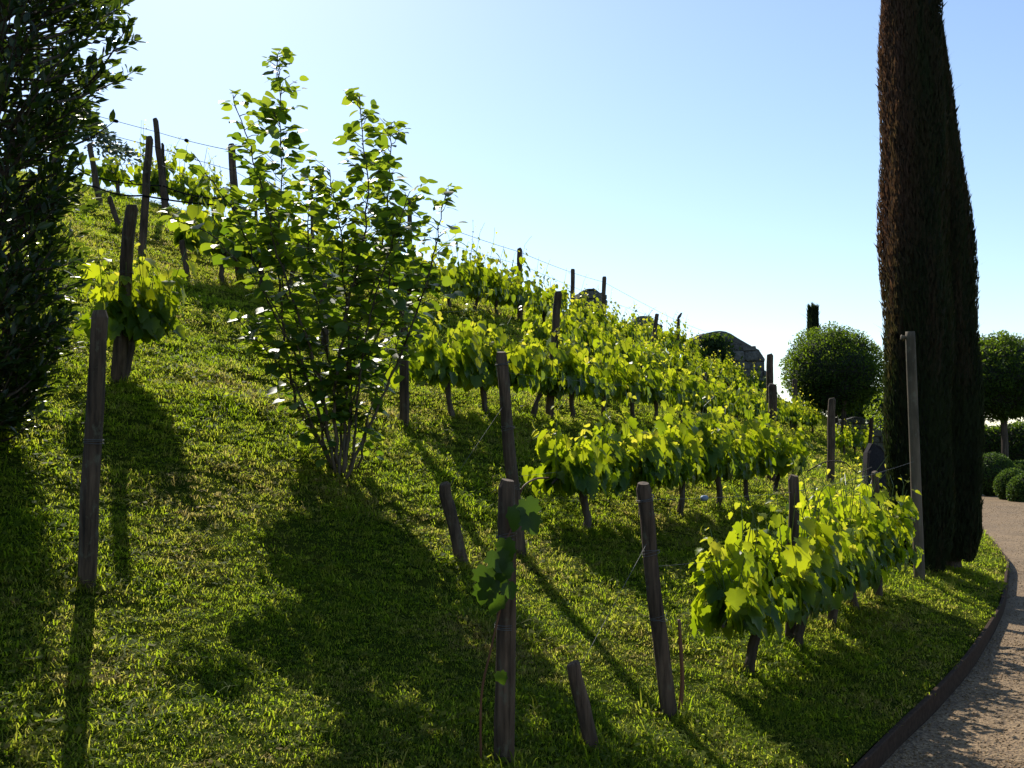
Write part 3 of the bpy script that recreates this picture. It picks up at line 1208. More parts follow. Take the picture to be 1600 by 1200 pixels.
def vine_row(u, pxs, row_name, group, seed, start=0, **kw):
    for i, px in enumerate(pxs):
        p, v = row_at(u, px)
        w = dict(kw)
        if 'hs' in w:
            hs = w.pop('hs')
            w['h1'] = hs[min(i, len(hs) - 1)]
        vr = np.random.default_rng(seed * 31 + i)
        w['h1'] = w['h1'] * (.86 + .24 * vr.random())
        w['n_leaf'] = int(w['n_leaf'] * (.72 + .4 * vr.random()))
        w['span'] = w['span'] * (.82 + .24 * vr.random())
        build_vine(p, rowdir_at(v), f'{ORD[i]} grapevine {row_name}', group, seed + i, **w)


vine_row(.80, [1163, 1240, 1296, 1338, 1368], 'from the leaning post in the nearest row', 'vines of the nearest row', 100, n_leaf=440, n_part=190, leaf=.108, span=.62, h0=.34, hs=[.80, .86, .92, .96, .98], depth=.26, wisps=7)
vine_row(2.80, [915, 1005, 1062, 1115, 1163, 1208], 'from the bare grey post in the second row', 'vines of the second row', 200, n_leaf=360, n_part=120, leaf=.12, span=.6, h0=.40, hs=[.95, .92, .98, 1.02, 1.06, 1.0], depth=.29, wisps=5)
vine_row(4.90, [705, 765, 835, 895, 945, 990, 1030, 1065, 1096, 1125, 1150, 1174, 1196, 1217, 1236, 1254, 1270], 'from the hazel along the third row', 'vines of the third row', 300, n_leaf=330, n_part=34, leaf=.125, span=.72, h0=.40, hs=[1.02, 1.05, 1.12], depth=.34, wisps=5, far=True)
vine_row(3.6, [1318, 1335, 1350], 'of the three beyond the straight post on the grass', 'vines beyond the second row', 350, n_leaf=260, n_part=0, leaf=.12, span=.8, h0=.4, h1=1.2, depth=.3, wisps=4, far=True)
vine_row(8.70, [560, 610, 655, 700, 740, 778, 815, 850, 882, 912, 940, 966, 990, 1012, 1032, 1052, 1071, 1088], 'from the hazel along the ridge row', 'vines of the ridge row', 400, n_leaf=320, n_part=0, leaf=.13, span=.85, h0=.36, hs=[1.0, 1.05, 1.1, 1.15], depth=.42, wisps=4, far=True)
vine_row(6.80, [868, 905, 940, 972, 1002, 1030, 1056, 1080, 1102, 1122, 1140, 1157, 1173, 1188], 'from the stout leaning post along the fourth row', 'vines of the fourth row', 500, n_leaf=300, n_part=0, leaf=.125, span=.8, h0=.38, hs=[1.0, 1.05, 1.0], depth=.38, wisps=4, far=True)
vine_row(8.30, [340, 400, 450], 'behind the hazel left shoulder on the ridge', 'vines of the ridge row', 440, n_leaf=240, n_part=0, leaf=.12, span=.6, h0=.40, h1=1.15, depth=.32, wisps=5, far=True)
vine_row(12.6, [178, 222, 258, 292, 326], 'on the crest counted from the leaning end post', 'vines of the crest row', 460, n_leaf=150, n_part=0, leaf=.115, span=.42, h0=.3, hs=[.75, .95], depth=.25, wisps=4, far=True)
p_, v_ = row_at(5.25, 196)
build_vine(p_, rowdir_at(v_), 'bushy grapevine wrapped round the dark post on the left slope', 'vines of the left slope', 480, n_leaf=250, n_part=150, leaf=.115, span=.28, h0=.42, h1=.98, depth=.26, wisps=3)

# ------------------------------------------------------------------ multi-stemmed hazel on the slope
def catm3(pts, n=8):
    pts = np.asarray(pts, float)
    K2 = np.vstack([2 * pts[0] - pts[1], pts, 2 * pts[-1] - pts[-2]])
    out = []
    for i in range(1, len(K2) - 2):
        p0, p1, p2, p3 = K2[i - 1:i + 3]
        t = np.linspace(0, 1, n, endpoint=False)[:, None]
        out.append(.5 * (2 * p1 + (p2 - p0) * t + (2 * p0 - 5 * p1 + 4 * p2 - p3) * t ** 2 + (3 * p1 - p0 - 3 * p2 + p3) * t ** 3))
    out.append(pts[-1:])
    return np.vstack(out)


def build_hazel():
    rg = np.random.default_rng(77)
    b, d0 = hit(536, 738)
    b = np.array([b[0], b[1], gz(b[0], b[1])])
    d0 = (b - EYE) @ FWD
    th = thing('hazel_shrub', 'tall many-stemmed hazel shrub with round leaves on the open slope', 'shrub', b)
    stems = [
        ([(520, 740), (500, 690), (468, 640), (452, 580), (440, 490), (436, 380), (440, 250), (434, 86)], .25, .017, 1.0),
        ([(526, 740), (524, 610), (548, 460), (572, 330), (562, 150)], -.30, .016, 1.0),
        ([(532, 740), (546, 570), (588, 430), (606, 310), (612, 192)], .40, .014, .9),
        ([(538, 740), (596, 625), (645, 505), (678, 400), (697, 297)], .05, .013, .6),
        ([(522, 740), (492, 570), (440, 420), (408, 290), (364, 148)], -.45, .013, .55),
        ([(516, 740), (486, 610), (425, 480), (375, 350), (302, 240)], .10, .012, .42),
        ([(540, 740), (558, 640), (572, 520), (600, 420), (640, 300)], -.55, .012, .8),
        ([(515, 740), (472, 625), (418, 550), (372, 500)], -.25, .010, 1.1),
        ([(545, 740), (580, 640), (612, 560), (636, 470)], .55, .010, 1.1),
        ([(520, 740), (474, 570), (408, 450), (335, 372), (264, 341)], -.6, .008, .3),
        ([(528, 740), (530, 640), (500, 500), (480, 380), (490, 280)], .6, .012, 1.1),
        ([(534, 740), (548, 600), (540, 470), (530, 350), (515, 265)], .0, .012, 1.1),
        ([(533, 740), (560, 600), (600, 500), (612, 400), (640, 350)], .35, .011, .8),
        ([(526, 740), (500, 620), (470, 520), (425, 400), (385, 300)], .45, .011, .6),
    ]
    P_, TIP, NR, SZ, LC = [], [], [], [], []
    for px, dep, r0, lush in stems:
        tw = MB()
        n = len(px)
        w = np.array([at(x, y, d0 + dep * (i / (n - 1)) ** 1.2) for i, (x, y) in enumerate(px)])
        w[0] = b + np.array([(px[0][0] - 530) / 200, rg.normal(0, .05), -.05])
        cv = catm3(w, 7)
        cv[1:-1] += rg.normal(0, .008, cv[1:-1].shape)
        m = MB()
        m.tube(cv, np.linspace(r0, .003, len(cv)), 7, True, .12, rg)
        stem = obj('stem', m.mesh('stem', True), M['hazel_bark'], th)
        L_ = np.concatenate([[0], np.cumsum(np.linalg.norm(np.diff(cv, axis=0), axis=1))])
        tot = L_[-1]
        q = .16 * tot
        side = 1
        while q < tot:
            f = q / tot
            c = np.array([np.interp(q, L_, cv[:, a]) for a in range(3)])
            az = rg.random() * 6.283
            env = min(1, (f - .10) * 2.2) * (1.0 - .68 * max(0, f - .35) / .65)
            ln = (.11 + .31 * rg.random()) * env * (.6 + .4 * lush) + .03
            dr = np.array([math.cos(az), math.sin(az), .45 + .5 * rg.random()])
            dr /= np.linalg.norm(dr)
            k = 5
            pts = np.stack([c + dr * ln * t_ + np.array([0, 0, -.12 * ln * t_ ** 2]) + rg.normal(0, .006, 3) * (t_ > 0) for t_ in np.linspace(0, 1, k)])
            tw.tube(pts, np.linspace(.0042, .0014, k), 4, False)
            nl = max(4, int(ln / .045))
            for j in range(nl):
                t_ = 1 - j / nl * .9
                cc = c + (pts[-1] - c) * t_
                s_ = 1 if j % 2 else -1
                sd = np.cross(dr, [0, 0, 1.])
                sd /= np.linalg.norm(sd) + 1e-9
                o = sd * s_ * (.9 if j else .1) + dr * .6 + rg.normal(0, .2, 3)
                o /= np.linalg.norm(o)
                P_.append(cc + o * .02)
                TIP.append(o + np.array([0, 0, -.35 + .15 * rg.normal()]))
                NR.append(np.array([0, 0, 1.0]) + o * .35 + rg.normal(0, .38, 3))
                SZ.append(.108 * (.62 + .58 * rg.random()) * (1 - .25 * (f > .9)))
                LC.append((np.clip((f - .82) * 2.2, 0, .5) * rg.random() + (.55 if rg.random() < .06 else 0), rg.random() ** 1.2))
            q += (.036 + .022 * rg.random()) / max(.3, lush) * np.interp(f, [0, .3, .5, .7, 1], [2.4, 1.6, 1.15, .75, .55])
        o = obj('twigs', tw.mesh('twigs'), M['hazel_bark'], stem)
        o['kind'] = 'stuff'
    # leafy suckers at the foot
    for k in range(40):
        az = rg.random() * 6.283
        c = b + np.array([.28 * math.cos(az), .2 * math.sin(az), .08 + .7 * rg.random()])
        P_.append(c)
        TIP.append(np.array([math.cos(az), math.sin(az), -.3]))
        NR.append(np.array([0, 0, 1.]) + rg.normal(0, .4, 3))
        SZ.append(.08 * (.7 + .5 * rg.random()))
        LC.append((0, rg.random()))
    add_leaves(th, 'hazel', 'hazel', np.array(P_), frames(np.array(TIP), np.array(NR)), np.array(SZ), np.array(LC), 300)
    return len(P_)


print('hazel leaves', build_hazel())


# ------------------------------------------------------------------ dark laurel at the frame's edge
def build_laurel():
    rg = np.random.default_rng(55)
    d0 = 5.7
    ax0 = at(-40, 600, d0)
    b = np.array([ax0[0], ax0[1], gz(ax0[0], ax0[1])])
    th = thing('laurel_tree', 'dense dark evergreen laurel with glossy pointed leaves at the left edge', 'tree', b)
    m = MB()
    tp = np.stack([b + np.array([.05 * math.sin(t * 2), .04 * math.sin(t * 3), -.08 + t * 4.6]) for t in np.linspace(0, 1, 10)])
    m.tube(tp, np.linspace(.06, .015, 10), 8, True, .1, rg)
    trunk = obj('trunk', m.mesh('trunk', True), M['bark'], th)
    P_, TIP, NR, SZ, LC = [], [], [], [], []
    tw = MB()

    def twig(p0, p1, n, spread=.0):
        k = 5
        mid = (p0 + p1) / 2 + np.array([0, 0, -.05])
        pts = np.array([(1 - t) ** 2 * p0 + 2 * t * (1 - t) * mid + t * t * p1 for t in np.linspace(0, 1, k)])
        tw.tube(pts, np.linspace(.009, .002, k), 5, False)
        dr = (p1 - p0) / np.linalg.norm(p1 - p0)
        for j in range(n):
            t = .35 + .65 * rg.random() ** .7
            c = (1 - t) ** 2 * p0 + 2 * t * (1 - t) * mid + t * t * p1
            o = rg.normal(0, 1, 3)
            o -= dr * (o @ dr)
            o /= np.linalg.norm(o)
            tipd = o * .8 + dr * .75 + np.array([0, 0, .25])
            c = c + o * spread * rg.random()
            P_.append(c)
            TIP.append(tipd)
            NR.append(dr * .5 + np.array([0, 0, .6]) - o * .5 + rg.normal(0, .3, 3))
            SZ.append(.074 * (.65 + .6 * rg.random()))
            LC.append(((.9 if rg.random() < .5 else .3) if t > .93 and rg.random() < .25 else 0, rg.random()))
    hk = [0, .3, .5, 1, 1.3, 1.65, 2, 2.5, 2.8, 3.6, 4.6]
    rk = [.22, .36, .46, .58, .60, .54, .62, .72, .78, .74, .2]
    for i in range(1150):
        h = .12 + 4.5 * rg.random()
        rad = np.interp(h, hk, rk) * (.62 + .42 * rg.random())
        az = rg.random() * 6.283
        p1 = b + np.array([math.cos(az) * rad, math.sin(az) * rad * 1.15, h])
        p0 = b + np.array([0, 0, max(.1, h - .35 * rg.random() - .1)]) + (p1 - b) * np.array([.25, .25, 0])
        twig(p0, p1, 17, .07)
    for (x0, y0), (x1, y1), n in (((60, 130), (212, 60), 26), ((70, 60), (200, 5), 26), ((90, 160), (212, 110), 20), ((60, 100), (160, 40), 24), ((50, -20), (190, -60), 24),
                                  ((50, 200), (150, 150), 22), ((100, 150), (165, 110), 18), ((140, 130), (205, 30), 18), ((30, 260), (120, 215), 20), ((100, 230), (178, 190), 7),
                                  ((40, 330), (110, 300), 16), ((30, 420), (125, 405), 14), ((20, 520), (112, 490), 14), ((10, 620), (70, 570), 14), ((0, 690), (60, 650), 12), ((80, 20), (170, -30), 22)):
        twig(at(x0, y0, d0 + rg.normal(0, .12)), at(x1, y1, d0 + rg.normal(0, .18)), int(n * 1.2), .03)
    o = obj('twigs', tw.mesh('twigs'), M['bark'], trunk)
    o['kind'] = 'stuff'
    P2 = np.array(P_)
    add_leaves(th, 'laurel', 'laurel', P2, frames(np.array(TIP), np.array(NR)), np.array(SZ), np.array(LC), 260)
    return len(P_)


print('laurel leaves', build_laurel())


# ------------------------------------------------------------------ cypresses: upright sprays over a dark inner column
def build_cypress(base, hk, rk, label, n, seed, spray=.062, rusty=None, group=None, flare=0.0):
    rg = np.random.default_rng(seed)
    base = np.asarray(base, float)
    th = thing('cypress_tree', label, 'cypress', base, group)
    H = hk[-1]
    m = MB()
    m.tube([base + np.array([0, 0, -.1]), base + np.array([0, 0, .35]), base + np.array([0, 0, H * .8])], [.11 * rk[2] / .35, .09 * rk[2] / .35, .02], 9, True, .1, rg)
    obj('trunk', m.mesh('trunk'), M['bark'], th)
    ph = rg.random(4) * 6.283

    def rad(h, az):
        r = np.interp(h, hk, rk)
        return r * (1 + .06 * np.sin(3 * az + ph[0] + h * .5) + .05 * np.sin(5 * az + ph[1] - h * 1.1) + .05 * np.sin(h * 3.1 + ph[2] + az))
    # inner mass of twigs, ragged
    hs = np.linspace(hk[0] + .04, H * .985, 60)
    na = 28
    az = np.linspace(0, 6.283, na, endpoint=False)
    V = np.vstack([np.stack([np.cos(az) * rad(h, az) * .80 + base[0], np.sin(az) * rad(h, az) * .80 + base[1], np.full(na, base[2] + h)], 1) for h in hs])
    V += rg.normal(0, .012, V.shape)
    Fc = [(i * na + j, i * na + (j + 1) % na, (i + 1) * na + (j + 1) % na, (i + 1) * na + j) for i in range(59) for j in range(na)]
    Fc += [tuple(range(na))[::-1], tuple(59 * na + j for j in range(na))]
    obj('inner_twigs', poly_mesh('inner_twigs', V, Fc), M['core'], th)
    # sprays
    h = hk[0] + (H - hk[0]) * rg.random(n)
    w = np.interp(h, hk, rk)
    keep = rg.random(n) < w / max(rk) + .15
    h = h[keep]
    n = len(h)
    a = rg.random(n) * 6.283
    f = .78 + .24 * rg.random(n)
    r = rad(h, a) * f
    o = np.stack([np.cos(a), np.sin(a), np.zeros(n)], 1)
    pos = base + o * r[:, None] + np.stack([np.zeros(n), np.zeros(n), h], 1)
    lean = .08 + .16 * rg.random(n)
    tip = np.stack([np.zeros(n), np.zeros(n), np.ones(n)], 1) + o * lean[:, None] + rg.normal(0, .17, (n, 3))
    stray = rg.random(n) < .002
    tip[stray] += o[stray] * .5
    tip /= np.linalg.norm(tip, axis=1)[:, None]
    sd = np.cross(tip, o + rg.normal(0, .6, (n, 3)))
    sd /= np.linalg.norm(sd, axis=1)[:, None]
    hair = rg.random(n) < .004
    tip[hair] += o[hair] * 1.1
    tip[hair] /= np.linalg.norm(tip[hair], axis=1)[:, None]
    L_ = spray * (.6 + .8 * rg.random(n)) * np.where(stray, 1.3, 1) * np.where(hair, 2.0, 1)
    W = np.where(hair, .0022 * spray / .062, L_ * .13)
    p0, p1, p2, p3 = pos - tip * (L_ * .3)[:, None], pos + sd * W[:, None], pos + tip * L_[:, None], pos - sd * W[:, None]
    V = np.stack([p0, p1, p2, p3], 1).reshape(-1, 3)
    k = np.arange(n) * 4
    T = np.vstack([np.stack([k, k + 1, k + 2], 1), np.stack([k, k + 2, k + 3], 1)])
    tint = np.clip(.2 + .6 * noise2(pos[:, 2] * 2.2 + a * 2, a * 3 + 9) + .3 * (rg.random(n) - .4), 0, 1)
    yg = np.zeros(n)
    if rusty is not None:
        yg = np.clip(rusty(h, a) + .35 * (rg.random(n) - .5) + .5 * (noise2(a * 4 + 3, h * 1.3) - .5), 0, 1)
    lc = np.repeat(np.stack([yg, tint], 1), 4, axis=0)
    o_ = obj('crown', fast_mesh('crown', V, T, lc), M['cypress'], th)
    o_['kind'] = 'stuff'
    return th


pc, dc = hit(1432, 898)
dA = dc + .55
bA = at(1437, 700, dA)
bA = np.array([bA[0], bA[1], gz(bA[0], bA[1])])
build_cypress(bA, [.0, .25, .8, 2.2, 3.6, 5.0, 6.5, 8.0], [.22, .30, .33, .345, .35, .34, .31, .1],
              'towering cypress column with rust-brown flank behind the tall pole', 90000, 5,
              rusty=lambda h, a: np.clip((h - 2.0) / 1.8, 0, 1) * np.clip(.22 + .8 * np.cos(a - 3.15), .28, 1))
bB = at(1481, 700, dA + .62)
bB = np.array([bB[0], bB[1], gz(bB[0], bB[1])])
build_cypress(bB, [.10, .4, 1.0, 2.2, 3.3, 4.3, 5.3, 6.4], [.25, .35, .385, .38, .35, .28, .17, .05],
              'greener cypress column close behind the rust-flanked one', 85000, 6,
              rusty=lambda h, a: np.clip((h - 2.0) / 2, 0, 1) * np.clip(.32 + .25 * np.cos(a - 3.15), .3, 1))
bC = at(1272, 600, 44)
bC = np.array([bC[0], bC[1], gz(bC[0], bC[1])])
build_cypress(bC, [.2, 1, 3, 5, 7.0 - bC[2], 7.35 - bC[2], 7.6 - bC[2]], [.2, .30, .26, .21, .19, .13, .02], 'distant narrow cypress tip rising behind the left round tree', 6000, 7, spray=.2)


# ------------------------------------------------------------------ clipped round trees, box balls, hedges
def shell_leaves(c, r3, n, size, seed, inner=.72, bottom=-1.0, clump=.17):
    rg = np.random.default_rng(seed)
    o = rg.normal(0, 1, (n, 3))
    o /= np.linalg.norm(o, axis=1)[:, None]
    o = o[o[:, 2] > bottom]
    n = len(o)
    az = np.arctan2(o[:, 1], o[:, 0])
    bumpy = 1 + clump * (fbm(az * 3 + 20, o[:, 2] * 5 + 20, 3) / .875 - .5) * 2
    f = (inner + (1 - inner) * rg.random(n) ** .5) * bumpy
    f = np.where(rg.random(n) < .02, f * (1 + .09 * rg.random(n)), f)
    pos = np.asarray(c) + o * np.asarray(r3) * f[:, None]
    tip = o * .6 + rg.normal(0, .6, (n, 3))
    nr = o * .5 + np.array([0, 0, .6]) + rg.normal(0, .5, (n, 3))
    sz = size * (.6 + .7 * rg.random(n))
    lc = np.stack([np.clip((f - .97) * 4, 0, .6), np.clip(rg.random(n) * .8 + .2 * bumpy, 0, 1)], 1)
    return pos, frames(tip, nr), sz, lc


def round_tree(px, d, cy_px, r, label, seed, n=30000):
    rg = np.random.default_rng(seed)
    c = at(px, cy_px, d)
    b = np.array([c[0], c[1], gz(c[0], c[1])])
    th = thing('round_tree', label, 'tree', b, 'clipped round-headed trees')
    m = MB()
    hh = c[2] - b[2]
    m.tube([b + np.array([0, 0, -.1]), b + np.array([.02, 0, hh * .5]), b + np.array([0, .02, hh * .8]), c], [.14, .11, .10, .05], 9, True, .08, rg)
    trunk = obj('trunk', m.mesh('trunk'), M['bark'], th)
    m = MB()
    for k in range(14):
        az = k * 2.4
        e = c + np.array([math.cos(az) * r * .8, math.sin(az) * r * .8, r * (-.35 + 1.0 * rg.random())])
        m.tube([c + np.array([0, 0, -.9 * r + .5 * r * rg.random()]), (c + e) / 2 + np.array([0, 0, -.05]), e], [.04, .025, .01], 5, False)
    obj('limbs', m.mesh('limbs'), M['bark'], trunk)
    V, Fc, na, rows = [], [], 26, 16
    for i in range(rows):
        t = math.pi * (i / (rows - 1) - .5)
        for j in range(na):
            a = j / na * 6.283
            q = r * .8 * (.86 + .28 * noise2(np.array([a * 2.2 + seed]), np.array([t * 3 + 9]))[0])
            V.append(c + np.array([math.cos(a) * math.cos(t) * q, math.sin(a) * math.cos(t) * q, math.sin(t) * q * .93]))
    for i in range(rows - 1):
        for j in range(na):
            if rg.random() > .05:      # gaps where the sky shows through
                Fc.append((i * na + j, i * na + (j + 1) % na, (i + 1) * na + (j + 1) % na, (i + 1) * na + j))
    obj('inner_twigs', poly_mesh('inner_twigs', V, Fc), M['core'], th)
    pos, rot, sz, lc = shell_leaves(c, (r, r, r * .93), n, .085, seed, .6)
    V, T, cc = leaves_merged('small', pos, rot, sz, lc)
    o = obj('crown', fast_mesh('crown', V, T, cc), M['topiary'], th)
    o['kind'] = 'stuff'


round_tree(1302, 38, 580, 1.86, 'clipped round-headed tree left of the cypress', 61)
round_tree(1566, 34, 590, 1.62, 'clipped round-headed tree right of the cypress', 62)


def box_ball(px, d, r, top_px, label, seed, flat=1.0):
    p = at(px, 700, d)
    z0 = gz(p[0], p[1])
    top = at(px, top_px, d)[2]
    c = np.array([p[0], p[1], top - r * flat])
    b = np.array([p[0], p[1], z0])
    th = thing('box_ball', label, 'box shrub', b, 'clipped box balls by the path')
    rg = np.random.default_rng(seed)
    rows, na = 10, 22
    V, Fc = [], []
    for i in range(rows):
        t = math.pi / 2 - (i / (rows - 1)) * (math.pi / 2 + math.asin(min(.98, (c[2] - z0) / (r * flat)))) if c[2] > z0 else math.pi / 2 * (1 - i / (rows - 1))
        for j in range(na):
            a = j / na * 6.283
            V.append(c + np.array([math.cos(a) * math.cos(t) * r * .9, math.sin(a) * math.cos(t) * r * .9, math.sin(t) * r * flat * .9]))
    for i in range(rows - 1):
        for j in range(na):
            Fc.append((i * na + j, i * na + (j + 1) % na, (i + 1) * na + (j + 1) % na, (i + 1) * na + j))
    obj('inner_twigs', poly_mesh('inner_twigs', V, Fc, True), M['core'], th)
    pos, rot, sz, lc = shell_leaves(c, (r, r, r * flat), 9000, .055, seed, .88, clump=.03)
    k = pos[:, 2] > z0
    V, T, cc = leaves_merged('small', pos[k], rot[k], sz[k], lc[k])
    o = obj('foliage', fast_mesh('foliage', V, T, cc), M['box'], th)
    o['kind'] = 'stuff'


box_ball(1550, 31, .66, 708, 'largest clipped box ball, half hidden by the cypress', 71)
box_ball(1582, 29, .50, 733, 'middle clipped box ball beside the gravel path', 72)
box_ball(1604, 28, .52, 740, 'clipped box ball at the right edge, nearest the path', 73)
box_ball(1600, 33.5, .70, 720, 'low flat clipped box mound behind the box balls', 74, .6)


def hedge(pa, pb, h, w, label, seed, n=9000, mat='topiary', name='hedge', size=.13):
    rg = np.random.default_rng(seed)
    a = np.array([pa[0], pa[1], gz(*pa)])
    e = np.array([pb[0], pb[1], gz(*pb)])
    th = thing(name, label, 'hedge', (a + e) / 2)
    dr = e - a
    L_ = np.linalg.norm(dr[:2])
    dn = np.array([dr[0], dr[1], 0]) / L_
    sn = np.array([-dn[1], dn[0], 0])
    m = MB()
    k = int(L_ / .6) + 2
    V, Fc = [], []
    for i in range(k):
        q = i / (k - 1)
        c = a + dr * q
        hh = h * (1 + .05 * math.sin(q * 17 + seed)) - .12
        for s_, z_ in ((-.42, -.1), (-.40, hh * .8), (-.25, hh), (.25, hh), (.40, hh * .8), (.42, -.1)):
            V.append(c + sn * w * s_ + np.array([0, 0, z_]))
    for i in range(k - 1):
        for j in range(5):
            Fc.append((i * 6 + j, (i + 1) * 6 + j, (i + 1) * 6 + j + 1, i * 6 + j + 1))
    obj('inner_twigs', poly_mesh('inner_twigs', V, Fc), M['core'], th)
    q = rg.random(n)
    s = rg.random(n)
    side = np.where(s < .4, -1, np.where(s < .8, 1, 0))
    hh = h * (1 + .05 * np.sin(q * 17 + seed)) + .16 * (fbm(q * L_ * 1.6, q * 0 + seed, 3) - .4)
    zz = np.where(side == 0, hh * (.93 + .1 * rg.random(n)), hh * rg.random(n))
    oo = np.where(side == 0, (rg.random(n) - .5), side * (.46 + .08 * rg.random(n))) * w
    pos = a + dr * q[:, None] + sn * oo[:, None] + np.stack([0 * q, 0 * q, zz], 1)
    nr = sn * side[:, None] + np.array([0, 0, .6]) + rg.normal(0, .5, (n, 3))
    V, T, cc = leaves_merged('small', pos, frames(rg.normal(0, 1, (n, 3)), nr), size * (.6 + .7 * rg.random(n)), np.stack([np.zeros(n), rg.random(n)], 1))
    o = obj('foliage', fast_mesh('foliage', V, T, cc), M[mat], th)
    o['kind'] = 'stuff'


hA, hB = at(1490, 690, 44), at(1700, 690, 40)
hedge(hA[:2], hB[:2], 2.25, 1.1, 'dark clipped hedge closing the garden behind the box balls', 81)
hA, hB = at(1310, 690, 52), at(1440, 690, 50)
hedge(hA[:2], hB[:2], 2.6, 1.2, 'loose dark hedge seen low between round tree and cypress', 82, n=8000)


# a loose leafy tree showing between round tree and cypress
def leafy_tree(px, d, cpy, r, label, seed, n=2600):
    rg = np.random.default_rng(seed)
    c = at(px, cpy, d)
    b = np.array([c[0], c[1], gz(c[0], c[1])])
    th = thing('leafy_tree', label, 'tree', b)
    m = MB()
    m.tube([b + np.array([0, 0, -.1]), (b + c) / 2 + np.array([.05, 0, 0]), c + np.array([0, 0, r * .5])], [.10, .07, .02], 8, True, .1, rg)
    P_, rt, S_, L_ = [], [], [], []
    for k in range(26):
        o = rg.normal(0, 1, 3)
        o /= np.linalg.norm(o)
        cc = c + o * r * (.35 + .6 * rg.random()) * np.array([1, 1, 1.15])
        m.tube([c + np.array([0, 0, -.4 * r]), (c + cc) / 2, cc], [.03, .018, .006], 5, False)
        p, ro, s_, l_ = shell_leaves(cc, (r * .3,) * 3, n // 26, .11, seed + k, .2)
        P_.append(p); rt.append(ro); S_.append(s_); L_.append(l_)
    obj('trunk', m.mesh('trunk'), M['bark'], th)
    V, T, cc = leaves_merged('small', np.vstack(P_), np.vstack(rt), np.concatenate(S_), np.vstack(L_))
    o = obj('crown', fast_mesh('crown', V, T, cc), M['hazel'], th)
    o['kind'] = 'stuff'


leafy_tree(1392, 39, 635, 1.15, 'loose leafy tree peeping out between round tree and cypress', 91)


# cedar beyond the crest, mostly behind the laurel
def build_cedar():
    rg = np.random.default_rng(95)
    b0 = at(70, 300, 24)
    b = np.array([b0[0], b0[1], gz(b0[0], b0[1])])
    th = thing('cedar_tree', 'cedar behind the laurel sending one feathery bough over the crest', 'tree', b)
    m = MB()
    top = at(95, 60, 24)
    m.tube([b + np.array([0, 0, -.1]), at(90, 220, 24), top], [.16, .12, .03], 9, True, .1, rg)
    trunk = obj('trunk', m.mesh('trunk'), M['bark'], th)
    mb = MB()
    P_, TIP, NR, SZ = [], [], [], []
    boughs = [((110, 165), (150, 205), (204, 247)), ((100, 200), (60, 190), (20, 215)), ((95, 120), (60, 100), (10, 110)), ((95, 150), (130, 175), (165, 240))]
    for i, bb in enumerate(boughs):
        w = catm3([at(x, y, 24 + .3 * k * (-1) ** i) for k, (x, y) in enumerate(bb)], 8)
        mb.tube(w, np.linspace(.05, .01, len(w)), 6, False)
        for k in range(420):
            t = rg.random() ** .6
            j = t * (len(w) - 1)
            c = w[int(j)] + (w[min(int(j) + 1, len(w) - 1)] - w[int(j)]) * (j % 1)
            o = rg.normal(0, 1, 3) * np.array([1, 1, .5])
            c = c + o * .11 * (.4 + t)
            P_.append(c); TIP.append(o + np.array([.3, 0, .1])); NR.append(rg.normal(0, 1, 3)); SZ.append(.15 * (.6 + .6 * rg.random()))
    obj('bough', mb.mesh('bough'), M['bark'], trunk)
    V, T, cc = leaves_merged('laurel', np.array(P_), frames(np.array(TIP), np.array(NR)), np.array(SZ), np.stack([np.zeros(len(P_)), rg.random(len(P_))], 1))
    V = np.asarray(V)
    o = obj('crown', fast_mesh('crown', V, T, cc), M['cedar'], th)
    o['kind'] = 'stuff'


build_cedar()

